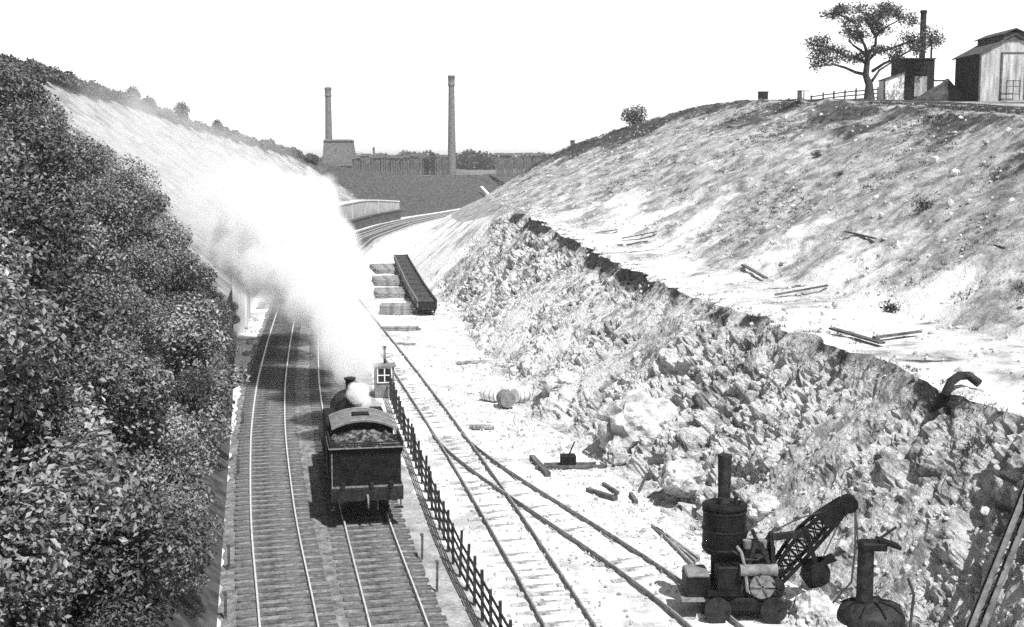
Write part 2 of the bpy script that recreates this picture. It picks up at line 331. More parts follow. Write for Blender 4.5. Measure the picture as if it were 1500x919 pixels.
def displace(i, X, Z, Yg, t):
    """all displacement as a function of world position and segment; zero weight meets the neighbours at shared edges"""
    P = np.stack([X.ravel(), Yg.ravel(), Z.ravel()], 1); T = np.broadcast_to(t, X.shape).ravel(); yy = P[:, 1]
    nm = SEG[i][0]; dz = np.zeros(len(P)); dx = np.zeros(len(P)); veg = np.zeros(len(P))
    base = fbm(P / 5.0, 4, 3)
    near = 1 - bump01(yy, 450, 700)
    if nm == 'rock_face':
        w = np.minimum(1, np.minimum(T / .06, (1 - T) / .16)); fade = 1 - .93 * bump01(yy, 112, 126)
        Pw = P + .5 * np.stack([fbm(P / 1.5, 3, 50), fbm(P / 1.5, 3, 60), fbm(P / 1.5, 3, 70)], 1)
        f1, f2, idv = voro(Pw / 2.6, 1); g1, g2, idw = voro(Pw / 1.0, 4); h1, h2, idh = voro(Pw / .45, 8)
        big = fbm(P / 7.0, 3, 20)
        k1, k2, idk = voro(Pw / .24, 15)
        calm = np.clip(.62 + 1.7 * fbm(P / 3.6, 3, 512), .12, 1.15)
        amp = 1.0 * big + calm * (.5 * (idv - .5) + .24 * (idw - .45) + .2 * (idh - .5) + .15 * (idk - .5) + .3 * fbm(P * np.array([.9, .9, .12]), 4, 88) - .3 * np.exp(-((f2 - f1) / .12) ** 2) - .2 * np.exp(-((g2 - g1) / .14) ** 2)
               - .1 * np.exp(-((h2 - h1) / .18) ** 2) + .36 * fbm(P / .7, 5, 31, .6))
        q = w * fade
        dx = -amp * q * .75; dz = amp * q * .65 + base * .05 * (1 - fade)
        veg = .15 + .14 * bump01(T, .75, 1) * (1 - bump01(yy, 112, 126)) + .2 * fbm(P / 3, 4, 44) + .12 * bump01(yy, 60, 100) * (1 - bump01(yy, 112, 120)) - .04 * bump01(P[:, 0], 8, 13) + bump01(T, .84, .95) * (1 - bump01(yy, 105, 116)) * (.22 + 1.1 * fbm(P / 2.2, 4, 45))
    elif nm == 'ledge':
        w = np.minimum(1, np.minimum(T / .1, (1 - T) / .1))
        dz = w * (.12 * base + .1 * fbm(P / 1.1, 4, 9)); veg = .16 + .8 * fbm(P * np.array([.25, 1.1, .3]), 4, 77) 
    elif nm in ('right_bank', 'plateau'):
        w = np.minimum(1, T / .08) if nm == 'right_bank' else np.ones(len(P))
        st = fbm(P * np.array([.12, .55, .12]), 4, 15)
        dz = w * (.5 * base + .08 * st + .32 * fbm(P / 2.2, 4, 13) + .2 * fbm(P / .9, 4, 12))
        if nm == 'plateau': dz = .3 * (.45 * base + .16 * fbm(P / .9, 4, 12)) + (1 - bump01(T, 0, .15)) * (.7 * (.5 * base + .16 * fbm(P / .9, 4, 12)) + .08 * st + .32 * fbm(P / 2.2, 4, 13))
        veg = .14 + .6 * fbm(P / 5.0, 5, 91, .6) + .15 * st
        if nm == 'right_bank':
            veg += .22 * bump01(T, .7, 1) - .28 * (1 - bump01(T, 0, .35)) + .3 * 2.0 * bump01(yy, 122, 145) * bump01(T, .5, .7) + .3 * bump01(P[:, 0], 14, 24) * bump01(T, .5, .8)
        else: veg += .3
    elif nm == 'left_bank':
        w = np.minimum(1, np.minimum((1 - T) / .06, T / .03)) * near
        dz = w * (.5 * base + .15 * fbm(P / .9, 4, 12))
        veg = 1.0 * (1 - bump01(yy, 84, 92)) - .0 + .45 * fbm(P / 8, 4, 91) + 1.0 * bump01(yy, 246, 262) + .35 * (1 - bump01(T, 0.0, .3)) 
    elif nm == 'cutting_floor':
        w = np.minimum(1, np.minimum((1 - T) / .05, T / .05))
        dz = w * .07 * fbm(P / 1.3, 4, 14) + w * .04 * fbm(P / .35, 2, 18); 
        trk = np.exp(-((P[:, 0] - TRK[1](yy) - .0) / 2.4) ** 2) + np.exp(-((P[:, 0] - TRK[0](yy)) / 2.2) ** 2)
        dz = dz * (1 - .9 * np.clip(trk, 0, 1)) - .03
        veg = -.02 + .3 * fbm(P / 3.0, 4, 66) + .9 * bump01(yy, 430, 460)
    elif nm in ('hilltop',): dz = .3 * base * near
    elif nm in ('far_plateau', 'far_field'): dz = .3 * base * near * 0
    return (X.ravel() + dx).reshape(X.shape), (Z.ravel() + dz).reshape(Z.shape), veg.reshape(X.shape)
def pale_of(nm, V, t, nr, nc):
    T = np.broadcast_to(t, (nr, nc)).ravel(); yy = V[:, 1]; n = fbm(V / 3.0, 4, 123)
    if nm == 'ledge': a = .62 - .12 * T + .25 * n - .7 * bump01(yy, 105, 118)
    elif nm == 'right_bank': a = .5 * (1 - bump01(T, 0, .42)) + .6 * n - .3 * bump01(yy, 105, 118) * (1 - bump01(T, 0, .42)) + .1
    elif nm == 'left_bank': a = .12 + .5 * n
    elif nm == 'rock_face': a = .32 + .6 * fbm(V / 2.5, 4, 321) + .2 * (1 - bump01(T, .2, .8))  - .25 * bump01(yy, 70, 100) + .5 * bump01(yy, 115, 122)
    else: a = np.zeros(len(V))
    return a
# track centre lines (in world metres)
tl = [(0, .8), (20, -3.2), (32.5, -5.75), (42, -7.95), (57, -10.95), (70, -13.2), (87, -15.75), (105, -18.3), (130, -21.8), (157, -24.0), (198, -25.6), (238, -23.2), (265, -19.5), (290, -14.0), (330, -6.5), (400, 12)]
tl = np.array(tl, float)
def smooth_curve(tab):
    a = np.array(tab, float); yy_ = np.arange(a[0, 0], a[-1, 0], 1.0); xx = np.interp(yy_, a[:, 0], a[:, 1])
    k = np.exp(-np.linspace(-2, 2, 21) ** 2); k /= k.sum()
    pad = 10; e0 = xx[0] + (xx[0] - xx[1]) * np.arange(pad, 0, -1); e1 = xx[-1] + (xx[-1] - xx[-2]) * np.arange(1, pad + 1)
    xs = np.convolve(np.concatenate([e0, xx, e1]), k, 'valid'); return lambda y: np.interp(y, yy_, xs)
TL = smooth_curve(tl)
tr = [(0, 3.0)]
for py, xl, xr in ((919, 549, 625), (771, 510, 567)):
    p = G((xl + xr) / 2, py); tr.append((p.y, p.x))
yR = [57, 70, 87, 105, 130, 157, 198, 238, 265, 290, 330, 400]
def TRf(y): return TL(y) + 3.35
pts_r = [(0, 3.2), (tr[1][0], tr[1][1]), (tr[2][0], tr[2][1])] + [(q, float(TRf(q))) for q in yR]
TR = smooth_curve(pts_r); TRK = [TL, TR]
print('track check', [(q, round(float(TL(q)), 2), round(float(TR(q)), 2)) for q in (32, 42, 57, 87, 105)])
for i, (nm, n, mt) in enumerate(SEG):
    X, Z = cols_x[i], cols_z[i]; Yg = np.broadcast_to(ys[:, None], X.shape); t = np.linspace(0, 1, n + 1)[None, :]
    X2, Z2, veg = displace(i, X, Z, Yg, t)
    # weld edges to the neighbouring segment: the lower-index segment's undisplaced edge is used by ramps that vanish there
    if nm == 'right_bank': edge_rb = (X2[:, -1].copy(), Z2[:, -1].copy())
    if nm == 'plateau': X2[:, 0], Z2[:, 0] = edge_rb; Z2[:, -1] = Z[:, -1]
    nr, nc = X2.shape
    V = np.stack([X2, Yg, Z2], -1).reshape(-1, 3); idx = np.arange(nr * nc).reshape(nr, nc)
    Fq = np.stack([idx[:-1, :-1], idx[:-1, 1:], idx[1:, 1:], idx[1:, :-1]], -1).reshape(-1, 4)
    o = np_mesh(nm, V, Fq, M[mt], smooth=(nm not in ('rock_face',)), attrs={'veg': veg.ravel(), 'pale': pale_of(nm, V, t, nr, nc)})
    tag(o, kind='structure')
    if nm in ('ledge', 'rock_face'):
        o.data.materials.append(M['slope']); yc = V.reshape(nr, nc, 3)[:-1, :-1, 1].ravel(); o.data.polygons.foreach_set('material_index', (yc > 117).astype(np.int32))
    if nm == 'rock_face': FACE = V.reshape(nr, nc, 3)
    if nm == 'right_bank': RBANK = V.reshape(nr, nc, 3)
# ------------------------------------------------------------------ ballast & tracks
def strip(name, fx, hw0, hw1, z, y0, y1, m, step=.35, edge=.12):
    yy_ = np.arange(y0, y1, step); n = 9
    x = fx(yy_); jl = vnoise(np.stack([yy_ * 1.7, x * 0, x * 0 + 3], 1), 5) * edge; jr = vnoise(np.stack([yy_ * 1.7, x * 0, x * 0 + 8], 1), 6) * edge
    t = np.linspace(0, 1, n)[None, :]
    X = (x - hw0 + jl)[:, None] * (1 - t) + (x + hw1 + jr)[:, None] * t
    Z = np.full_like(X, z); Z[:, 0] -= .07; Z[:, -1] -= .07
    Yg = np.broadcast_to(yy_[:, None], X.shape); V = np.stack([X, Yg, Z], -1).reshape(-1, 3)
    idx = np.arange(X.size).reshape(X.shape); Fq = np.stack([idx[:-1, :-1], idx[:-1, 1:], idx[1:, 1:], idx[1:, :-1]], -1).reshape(-1, 4)
    return tag(np_mesh(name, V, Fq, m, smooth=True), kind='structure')
strip('path', lambda y: (TL(y) + TR(y)) / 2, 3.25, 4.0, -.165, -30, 398, M['cess'])
strip('ballast', lambda y: (TL(y) + TR(y)) / 2, 3.3, 3.25, -.135, -30, 398, M['ballast'])
def railpath(fx, off, y0, y1, step):
    yy_ = np.arange(y0, y1 + 1e-6, step); e = .05; sl = (fx(yy_ + e) - fx(yy_ - e)) / (2 * e); c = 1 / np.sqrt(1 + sl ** 2)
    return [(float(a), float(b)) for a, b in zip(fx(yy_) + off * c, yy_ - off * c * sl)]
def rail_mesh(pts, z0, z1, w=.045, foot=.075):
    V = []; Fq = []; prof = [(-foot / 2, z0), (-foot / 2, z0 + .02), (-.012, z0 + .035), (-w / 2, z1 - .035), (-w / 2, z1), (w / 2, z1), (w / 2, z1 - .035), (.012, z0 + .035), (foot / 2, z0 + .02), (foot / 2, z0)]
    P = [Vector((p[0], p[1], 0)) for p in pts]; n = len(prof)
    zs = [p[2] if len(p) > 2 else 0 for p in pts]
    for i, p in enumerate(P):
        t = (P[min(i + 1, len(P) - 1)] - P[max(i - 1, 0)]).normalized(); r = Vector((t.y, -t.x, 0))
        for a, b in prof: q = p + r * a; V.append((q.x, q.y, b + zs[i]))
    for i in range(len(P) - 1):
        for k in range(n - 1): Fq.append((i * n + k, i * n + k + 1, (i + 1) * n + k + 1, (i + 1) * n + k))
    return V, Fq
def track(label, fx, y0, y1, gauge, ztop, zs_top, sl_len, sp, m_s, m_r, step=1.0, miss=0.0, jit=0.0, zf=None, group=None, sw=.25, cat='railway track'):
    e = empty('railway_track', (float(fx(y0)), y0, 0)); tag(e, label, cat, group)
    inv = Matrix.Translation(-e.location)
    for s in (-1, 1):
        pts = railpath(fx, s * (gauge + .07) / 2, y0, y1, step)
        V, Fq = rail_mesh([(a, b, zf(a, b)) if zf else (a, b) for a, b in pts], zs_top, ztop)
        V = [tuple(Vector(v) - e.location) for v in V]
        np_mesh('rail', V, Fq, m_r, e)
    yy_ = y0; k = 0; rest = MB(); proto = None
    while yy_ < y1:
        if random.random() >= miss:
            x = float(fx(yy_)); sl = float(fx(yy_ + .1) - fx(yy_ - .1)) / .2; rz = -math.atan(sl) + random.gauss(0, .008 + jit * .03)
            z = zs_top - .07 + random.uniform(-1, 1) * jit * .05 + (zf(x, yy_) if zf else 0); L = sl_len * (1 + random.uniform(-jit, jit) * .12)
            cx = x + random.uniform(-.04, .04) * (1 + 3 * jit)
            if k < 100 and yy_ > 26:
                if proto is None:
                    proto = MB().box((0, 0, 0), (sl_len, sw, .14), bev=.015).build('sleeper', m_s, e); o = proto
                else:
                    o = proto.copy(); COL.objects.link(o); o.parent = e
                o.location = (cx - e.location.x, yy_ - e.location.y, z); o.rotation_euler = (0, 0, rz); o.scale = (L / sl_len, 1, 1); k += 1
            else: rest.box((cx - e.location.x, yy_ - e.location.y, z), (L, sw, .14), rz)
        yy_ += sp * (1 + random.uniform(-.5, .5) * jit * .3)
    if rest.v: tag(rest.build('sleeper', m_s, e), kind='stuff')
    return e
track('left-hand main line with shiny rails on dark ballast beside the leafy bank', TL, 24, 300, 1.435, .02, -.09, 2.6, .63, M['sleeper'], M['railtop'])
track('main line carrying the black engine, in the middle of the cutting', TR, 24, 300, 1.435, .02, -.09, 2.6, .63, M['sleeper'], M['railtop'])
# sidings on the white floor; rails given by points on the ground
def fx_from(pix):
    P = [G(a, b) for a, b in pix]; P.sort(key=lambda p: p.y); return smooth_curve2([(p.y, p.x) for p in P])
def smooth_curve2(t):
    a = np.array(t, float); d = max(1, min(3, len(a) - 1)); c = np.polyfit(a[:, 0], a[:, 1], d); return lambda y: np.polyval(c, y)
# siding A rails: left (B) and right (A)
sidL = [(802, 919), (722, 783), (680, 702), (643, 643), (600, 577), (563, 521), (545, 497)]
sidR = [(877, 919), (816, 826), (742, 721), (700, 660), (672, 622), (614, 547), (549, 460)]
fL = fx_from(sidL); fR = fx_from(sidR)
sid = lambda y: (fL(y) + fR(y)) / 2
print('siding', [(q, round(float(fL(q)), 2), round(float(fR(q)), 2)) for q in (32, 50, 70, 100)])
track('contractor siding of dull rails running down the white floor beside the fence', sid, 24, 112, 1.25, -.04, -.19, 2.2, .8, M['oldsleeper'], M['railold'], miss=.2, jit=.8)
brL = [(1010, 913), (924, 849), (825, 775), (742, 717), (690, 684), (660, 660), (643, 643)]
brR = [(998, 845), (907, 787), (792, 717), (742, 688), (710, 662), (685, 641)]
bL = fx_from(brL); bR = fx_from(brR)
br = lambda y: (bL(y) + bR(y)) / 2
print('branch', [(q, round(float(bL(q)), 2), round(float(bR(q)), 2)) for q in (33, 40, 50, 55)])
track('branch siding curving off towards the steam shovel over the other siding', br, 29, 57, 1.25, -.038, -.195, 2.1, .85, M['oldsleeper'], M['railold'], miss=.35, jit=.8)
# ------------------------------------------------------------------ rocks
def rock_arrays(n_pts, sizes, seed=1):
    """many irregular rocks in one mesh"""
    bmx = bmesh.new(); bmesh.ops.create_icosphere(bmx, subdivisions=1, radius=1); base = np.array([v.co[:] for v in bmx.verts]); fc = np.array([[v.index for v in f.verts] for f in bmx.faces]); bmx.free()
    rng = np.random.default_rng(seed); Vs = []; Fs = []
    for k, (p, s) in enumerate(zip(n_pts, sizes)):
        sc = rng.uniform(.55, 1.2, 3); v = base * (1 + rng.uniform(-.28, .22, (len(base), 1))) * sc * s
        a = rng.uniform(0, 6.28); c, s_ = math.cos(a), math.sin(a); b = rng.uniform(-.6, .6); cb, sb = math.cos(b), math.sin(b)
        Rm = np.array([[c, -s_, 0], [s_, c, 0], [0, 0, 1]]) @ np.array([[cb, 0, sb], [0, 1, 0], [-sb, 0, cb]])
        Vs.append(v @ Rm.T + np.array(p)); Fs.append(fc + k * len(base))
    return np.concatenate(Vs), np.concatenate(Fs)
pts = []; szs = []
for k in range(6500):
    r = random.random(); yi = random.randint(0, FACE.shape[0] - 1)
    if FACE[yi, 0, 1] < 26 or FACE[yi, 0, 1] > 118: continue
    ci = int(min(1, abs(random.gauss(0, .45))) * (FACE.shape[1] - 1)); p = FACE[yi, ci]
    pts.append((p[0], p[1], p[2])); szs.append(min(.3, random.lognormvariate(-2.8, .6)))
for k in range(3800):   # loose lumps over the floor near the toe
    yy_ = random.uniform(28, 110); xd = float(Dx(yy_)); x = xd - abs(random.gauss(0, 1.6))
    pts.append((x, yy_, FZ - .03)); szs.append(min(.3, random.lognormvariate(-2.9, .5)))
for k in range(4500):
    yy_ = random.uniform(28, 120); x = random.uniform(float(TR(yy_)) + 2.0, float(Dx(yy_)))
    pts.append((x, yy_, FZ)); szs.append(random.uniform(.02, .07))
for k in range(1300):
    yy_ = random.uniform(30, 125); t = random.random(); x = float(Ex(yy_)) * (1 - t) + float(Fx(yy_)) * t
    pts.append((x, yy_, height(x, yy_))); szs.append(min(.2, random.lognormvariate(-3.0, .5)))
for k in range(1500):
    yy_ = random.uniform(30, 160); t = random.random() ** 1.3; x = float(Fx(yy_)) * (1 - t) + float(Gx(yy_)) * t
    pts.append((x, yy_, height(x, yy_) + .05)); szs.append(min(.3, random.lognormvariate(-2.7, .5)))
V, Fq = rock_arrays(pts, szs); tag(np_mesh('rubble', V, Fq, M['rock']), 'loose white chalk rubble strewn over the cut face, ledge and floor', 'rubble', kind='stuff')
def boulder(px, py, Y, r, label, seed, sc=(1, 1, 1), m='rock', flat=.6):
    bmx = bmesh.new(); bmesh.ops.create_icosphere(bmx, subdivisions=4, radius=1); v = np.array([q.co[:] for q in bmx.verts]); fc = np.array([[q.index for q in f.verts] for f in bmx.faces]); bmx.free()
    f1, f2, idv = voro(v * 1.3 + seed, seed); n = fbm(v * 2.2 + seed, 4, seed)
    v = v * (1 + .3 * (idv - .5) + .3 * n - .12 * np.exp(-((f2 - f1) / .1) ** 2))[:, None] * np.array(sc) * r
    p = hit(px, py, 24) - Vector((0, 0, r * .15)) if Y else G(px, py, FZ)
    o = np_mesh('boulder', v, fc, M[m]); o.location = p; o.rotation_euler = (0, 0, seed); tag(o, label, 'boulder', 'big chalk boulders along the cut face'); return o
boulder(935, 622, 52.3, 1.7, 'huge smooth rounded boulder bulging from the foot of the rock face', 3, (1.0, 1, .85))
boulder(1118, 745, 38.5, .5, 'white block just right of the steam shovel chimney', 6, (1.2, 1, .8))
boulder(1000, 700, 42.0, .8, 'pale boulder on the toe behind the steam shovel', 9, (1, 1.2, .8))
boulder(820, 560, 60.5, .9, 'mid-size boulder above the barrels at the foot of the face', 12, (1.3, 1, .8))
boulder(905, 668, 50.0, .6, 'lower grey stone leaning under the huge smooth boulder', 14, (1, 1, 1))
boulder(1192, 908, None, .66, 'pitted white boulder between the shovel jib and the capped stove pipe', 17, (1, 1, .95))
boulder(1216, 925, None, .4, 'small white lump leaning against the pitted boulder at the bottom edge', 19)
# ------------------------------------------------------------------ leaves
def leaf_cloud(lobes, n, size, seed, shell=.35, up=.5, jit=0.0):
    """n folded leaf faces spread through ellipsoid lobes [(c, r3), ...]"""
    rng = np.random.default_rng(seed); vol = np.array([l[1][0] * l[1][1] * l[1][2] for l in lobes]) ** .67; pr = vol / vol.sum()
    li = rng.choice(len(lobes), n, p=pr); C = np.array([l[0] for l in lobes])[li]; Rr = np.array([l[1] for l in lobes])[li]
    d = rng.normal(size=(n, 3)); d /= np.linalg.norm(d, axis=1)[:, None]; rad = 1 - shell * rng.random(n) ** 1.5
    rad *= 1 + .18 * fbm(d * 2.5 + li[:, None] * 7.7, 3, seed); P = C + d * Rr * rad[:, None]
    nrm = d * .7 + rng.normal(size=(n, 3)) * .55 + np.array([0, 0, up]); nrm /= np.linalg.norm(nrm, axis=1)[:, None]
    a = np.cross(nrm, rng.normal(size=(n, 3))); a /= np.linalg.norm(a, axis=1)[:, None]; b = np.cross(nrm, a)
    s = size * rng.uniform(.6, 1.35, n)[:, None]
    P = P + rng.normal(size=(n, 3)) * jit
    q = np.stack([P - a * s, P + b * s * .55 + nrm * s * .12, P + a * s, P - b * s * .55 + nrm * s * .12], 1).reshape(-1, 3)
    Fq = np.arange(n * 4).reshape(n, 4); lid = np.repeat(rng.random((n, 3)), 4, axis=0)
    return q, Fq, lid
def leaf_obj(name, lobes, n, size, seed, m, parent=None, **k):
    V, Fq, lid = leaf_cloud(lobes, n, size, seed, **k); return np_mesh(name, V, Fq, m, parent, attrs={'leafid': lid})
# shrubs on the near left bank
def make_shrub(seed, n=12500, size=.056):
    rng = random.Random(seed); e = empty('leafy_shrub'); lobes = []
    for k in range(17):
        a = rng.uniform(0, 6.28); rr = rng.uniform(.5, 2.1); z = rng.uniform(.9, 4.7); s = rng.uniform(.35, .85) * (1.15 - .12 * abs(z - 3))
        lobes.append(((rr * math.cos(a) * (1.2 - .16 * z), rr * math.sin(a) * (1.2 - .16 * z), z), (s, s, s * .85)))
    lobes.append(((0, 0, 2.4), (.8, .8, 1.4)))
    leaf_obj('crown', lobes, n, size, seed, M['leaf'], e, shell=.4, jit=.05)
    st = MB(); st.tube([(0, 0, -.6), (.1, .05, 1), (-.1, .1, 2.4), (.1, 0, 4.2)], [.13, .1, .07, .02], 7)
    for l in lobes[:8]: st.tube([(0, .05, 1.0), tuple(Vector(l[0]) * .6 + Vector((0, 0, .5))), l[0]], [.06, .045, .015], 5)
    st.build('trunk', M['bark'], e); return e
protos = [make_shrub(100 + i) for i in range(4)] + [make_shrub(110, 8500, .075), make_shrub(111, 8500, .075)]
used = set(); spots = []
yy_ = 20.5
while yy_ < 90:
    o = 1.2 if yy_ < 36 else 1.5 if yy_ < 50 else 1.4 if yy_ < 75 else 1.2
    k = 0
    while o < 22:
        spots.append((float(Cx(yy_)) - o + random.uniform(-.6, .6), yy_ + random.uniform(-1.2, 1.2), o)); o += random.uniform(2.2, 3.0) * (.75 if yy_ < 36 else 1); k += 1
    yy_ += 2.9 + (yy_ - 25) * .012
cnt = 0
def shrub_label(o, y):
    if o < 3.2: return 'leafy shrub in the row overhanging the strip beside the left track'
    return 'leafy shrub in the dense thicket covering the near left bank'
for x, yy_, o in spots:
    if x / yy_ < -.56 or (o > 4 and yy_ > 34 and random.random() < .14): continue
    sc = 1.0 + min(.5, o * .05)
    if o < 3: sc = .8 if yy_ < 45 else .95 if yy_ < 80 else .7
    sc *= random.uniform(.62, 1.15); zg = height(x, yy_)
    # keep tops under the outline of the thicket
    lim_px = np.interp(CX + F * x / yy_, [-200, 0, 60, 130, 190, 250, 300, 325, 345], [30, 84, 128, 196, 252, 308, 385, 440, 500])
    ztop = at(CX, lim_px, yy_).z; sc = min(sc, max(.45, (ztop - zg) / 5.3))
    i = random.choice([4, 5]) if random.random() < .3 else random.randrange(4)
    pr = protos[i]
    if i in used: t = copy_tree(pr)
    else: t = pr; used.add(i)
    t.location = (x, yy_, zg - .1); t.rotation_euler = (random.uniform(-.12, .12), random.uniform(.0, .22), random.uniform(0, 6.28)); t.scale = (sc * 1.05, sc * 1.05, sc)
    tag(t, shrub_label(o, yy_), 'shrub', 'trackside shrubs of the left bank' if o < 3.2 else 'shrubs of the left bank thicket'); cnt += 1
for i, pr in enumerate(protos):
    if i not in used:
        for c in list(pr.children): bpy.data.objects.remove(c)
        bpy.data.objects.remove(pr)
print('shrubs', cnt)
# hedge along the left crest: individual bushes
def bush_proto(seed, n, size, r, m, name='hedge_bush'):
    rng = random.Random(seed); e = empty(name); lobes = [((rng.uniform(-r, r) * .6, rng.uniform(-r, r) * .6, r * rng.uniform(.5, 1.1)), (r * rng.uniform(.5, .8),) * 3) for _ in range(5)]
    leaf_obj('crown', lobes, n, size, seed, m, e, shell=.6)
    MB().tube([(0, 0, -.5), (0, .05, r * .5), (.1, 0, r * 1.1)], [.12, .09, .03], 6).build('trunk', M['bark'], e); return e
hb = [bush_proto(200 + i, 900, .22, 1.5, M['leaffar']) for i in range(3)]
HB = 'hedge bush in the dark hedge along the left skyline'; k = 0
for yy_ in np.arange(118, 262, 1.7):
    x = float(Bx(yy_)) + random.uniform(-.6, .8); sc = random.uniform(.7, 1.05) * (1.0 if yy_ < 200 else .8)
    t = hb[k] if k < 3 else copy_tree(hb[random.randrange(3)]); k += 1
    t.location = (x, yy_, height(x, yy_) - .2); t.rotation_euler = (0, 0, random.uniform(0, 6)); t.scale = (sc * 1.1, sc * 1.1, sc)
    tag(t, HB, 'hedge bush', 'hedge bushes along the left skyline')
for (px, py, h, lab) in ((200, 146, 1.9, 'small tree poking above the left hedge, the left one'), (271, 172, 2.2, 'small round-topped tree poking above the left hedge, the right one'), (322, 190, 1.5, 'low tuft of leaves sticking out of the hedge right of both hedge trees')):
    best = min(np.arange(150, 240, .5), key=lambda q: abs(CX + F * Bx(q) / q - px)); x = float(Bx(best))
    t = copy_tree(hb[1]); t.name = 'hedge_tree'; t.location = (x, best, height(x, best) + .3); t.scale = (h * .45, h * .45, h * .62); tag(t, lab, 'tree', 'small trees in the left hedge')
# far treeline and trees behind the brickworks
ft = [bush_proto(300 + i, 1300, .55, 4.2, M['leaffar'], 'far_tree') for i in range(3)]
TLAB = 'rounded tree in the far treeline behind the brickworks'; k = 0
for px in list(np.arange(400, 830, 7.5)):
    Y = random.uniform(560, 660); p = at(px + random.uniform(-3, 3), 230, Y); sc = random.uniform(.8, 1.25)
    if 595 < px < 620 or 675 < px < 705 or 515 < px < 535: sc *= 1.25
    if k < 3: t = ft[k]
    else: t = copy_tree(ft[random.randrange(3)])
    k += 1; t.location = (p.x, Y, 6.6); t.scale = (sc * 1.1, sc, sc * .95); t.rotation_euler = (0, 0, random.uniform(0, 6)); tag(t, TLAB, 'tree', 'trees of the far treeline')
# round bush on the right skyline
rb = bush_proto(400, 1500, .13, 1.6, M['leaffar'], 'round_bush'); p = on(14.6, 158); rb.location = p + Vector((0, 0, -.3)); rb.scale = (1, 1, 1.05); tag(rb, 'pale round bush alone on the skyline halfway up the right bank', 'bush')
# ------------------------------------------------------------------ pine on the plateau
def pine():
    Y = 124.0; base = hit(1274, 149, 90, 200); Y = base.y; 
    e = empty('pine_tree', base); w = MB(); s = Y / F
    def q(cx, cy, dy=0.0):
        px, py = 1080 + cx / 3.536, cy / 3.536; a = at(px, py, Y + dy); return a - base
    w.tube([q(683, 520) - Vector((0, 0, .5)), q(683, 505), q(683, 440), q(665, 390), q(672, 330), q(675, 285)], [.52, .45, .32, .27, .24, .2], 10)
    limbs = [[(683, 440, 0), (712, 400, .5), (735, 365, 1.2), (790, 330, 1.8), (850, 290, 2.2)], [(655, 385, 0), (610, 375, -.8), (560, 352, -1.4), (500, 335, -2), (440, 342, -2.4), (385, 340, -2.6)],
             [(672, 300, 0), (640, 262, -.5), (600, 235, -1), (575, 205, -1.2)], [(675, 285, 0), (660, 235, .6), (640, 200, 1), (610, 120, 1.5), (560, 80, 2)],
             [(677, 285, 0), (715, 235, -.6), (718, 190, -1), (745, 160, -1.4), (790, 130, -1.8), (860, 95, -2)], [(672, 320, 0), (720, 270, 1), (800, 250, 2), (900, 215, 2.6), (1000, 190, 3), (1040, 215, 3)],
             [(670, 330, 0), (620, 300, .8), (560, 290, 1.4), (480, 250, 2), (410, 235, 2.4)], [(718, 190, -1), (690, 140, -.6), (720, 90, 0), (780, 45, .3)], [(700, 370, .2), (760, 330, -1), (830, 300, -2), (900, 260, -2.4)],
             [(610, 120, 1.5), (560, 90, 1), (500, 65, .8)]]
    for L in limbs:
        n = len(L); w.tube([q(*l) for l in L], [.13 * (1 - .8 * i / (n - 1)) + .02 for i in range(n)], 7)
    pads = [(510, 70, 62, 28), (640, 45, 45, 20), (780, 38, 62, 26), (720, 90, 60, 35), (855, 70, 38, 25), (885, 105, 38, 28), (620, 185, 78, 30), (410, 225, 68, 38), (500, 255, 52, 30), (430, 290, 42, 20),
            (392, 340, 24, 10), (560, 305, 42, 20), (760, 145, 45, 28), (680, 110, 45, 25), (590, 120, 42, 30), (780, 250, 58, 26), (880, 210, 52, 30), (1000, 180, 42, 32), (1035, 215, 30, 18), (905, 255, 42, 20),
            (640, 300, 42, 18), (820, 290, 45, 18), (700, 265, 30, 14), (560, 160, 30, 18), (960, 225, 36, 20), (470, 320, 26, 10), (545, 55, 40, 16), (740, 60, 50, 22)]
    lobes = []
    for (cx, cy, rx, ry) in pads:   # loose sprigs at the edge of each pad
        for j in range(5):
            a_ = random.uniform(0, 6.28); c_ = q(cx + math.cos(a_) * rx * .95, cy + math.sin(a_) * ry * 1.0, random.uniform(-2, 2)); r_ = random.uniform(.12, .3)
            lobes.append((tuple(c_), (r_ * 1.6, r_ * 1.6, r_ * .7)))
    for (cx, cy, rx, ry) in pads:
        dy = random.uniform(-2.6, 2.6); c = q(cx, cy, dy)
        for j in range(3):
            f = random.uniform(.45, .75); o = Vector((random.uniform(-.6, .6) * rx * s / 3.536, random.uniform(-1, 1), random.uniform(-.4, .4) * ry * s / 3.536))
            lobes.append((tuple(c + o), (rx * s / 3.536 * f, rx * s / 3.536 * f * 1.1, ry * s / 3.536 * .72)))
    w.build('trunk', M['bark'], e); leaf_obj('crown', lobes, 14000, .1, 77, M['leafdark'], e, shell=.95, up=.6, jit=.2)
    return tag(e, 'dark flat-topped pine with twisted limbs on the right skyline', 'tree')
pine()
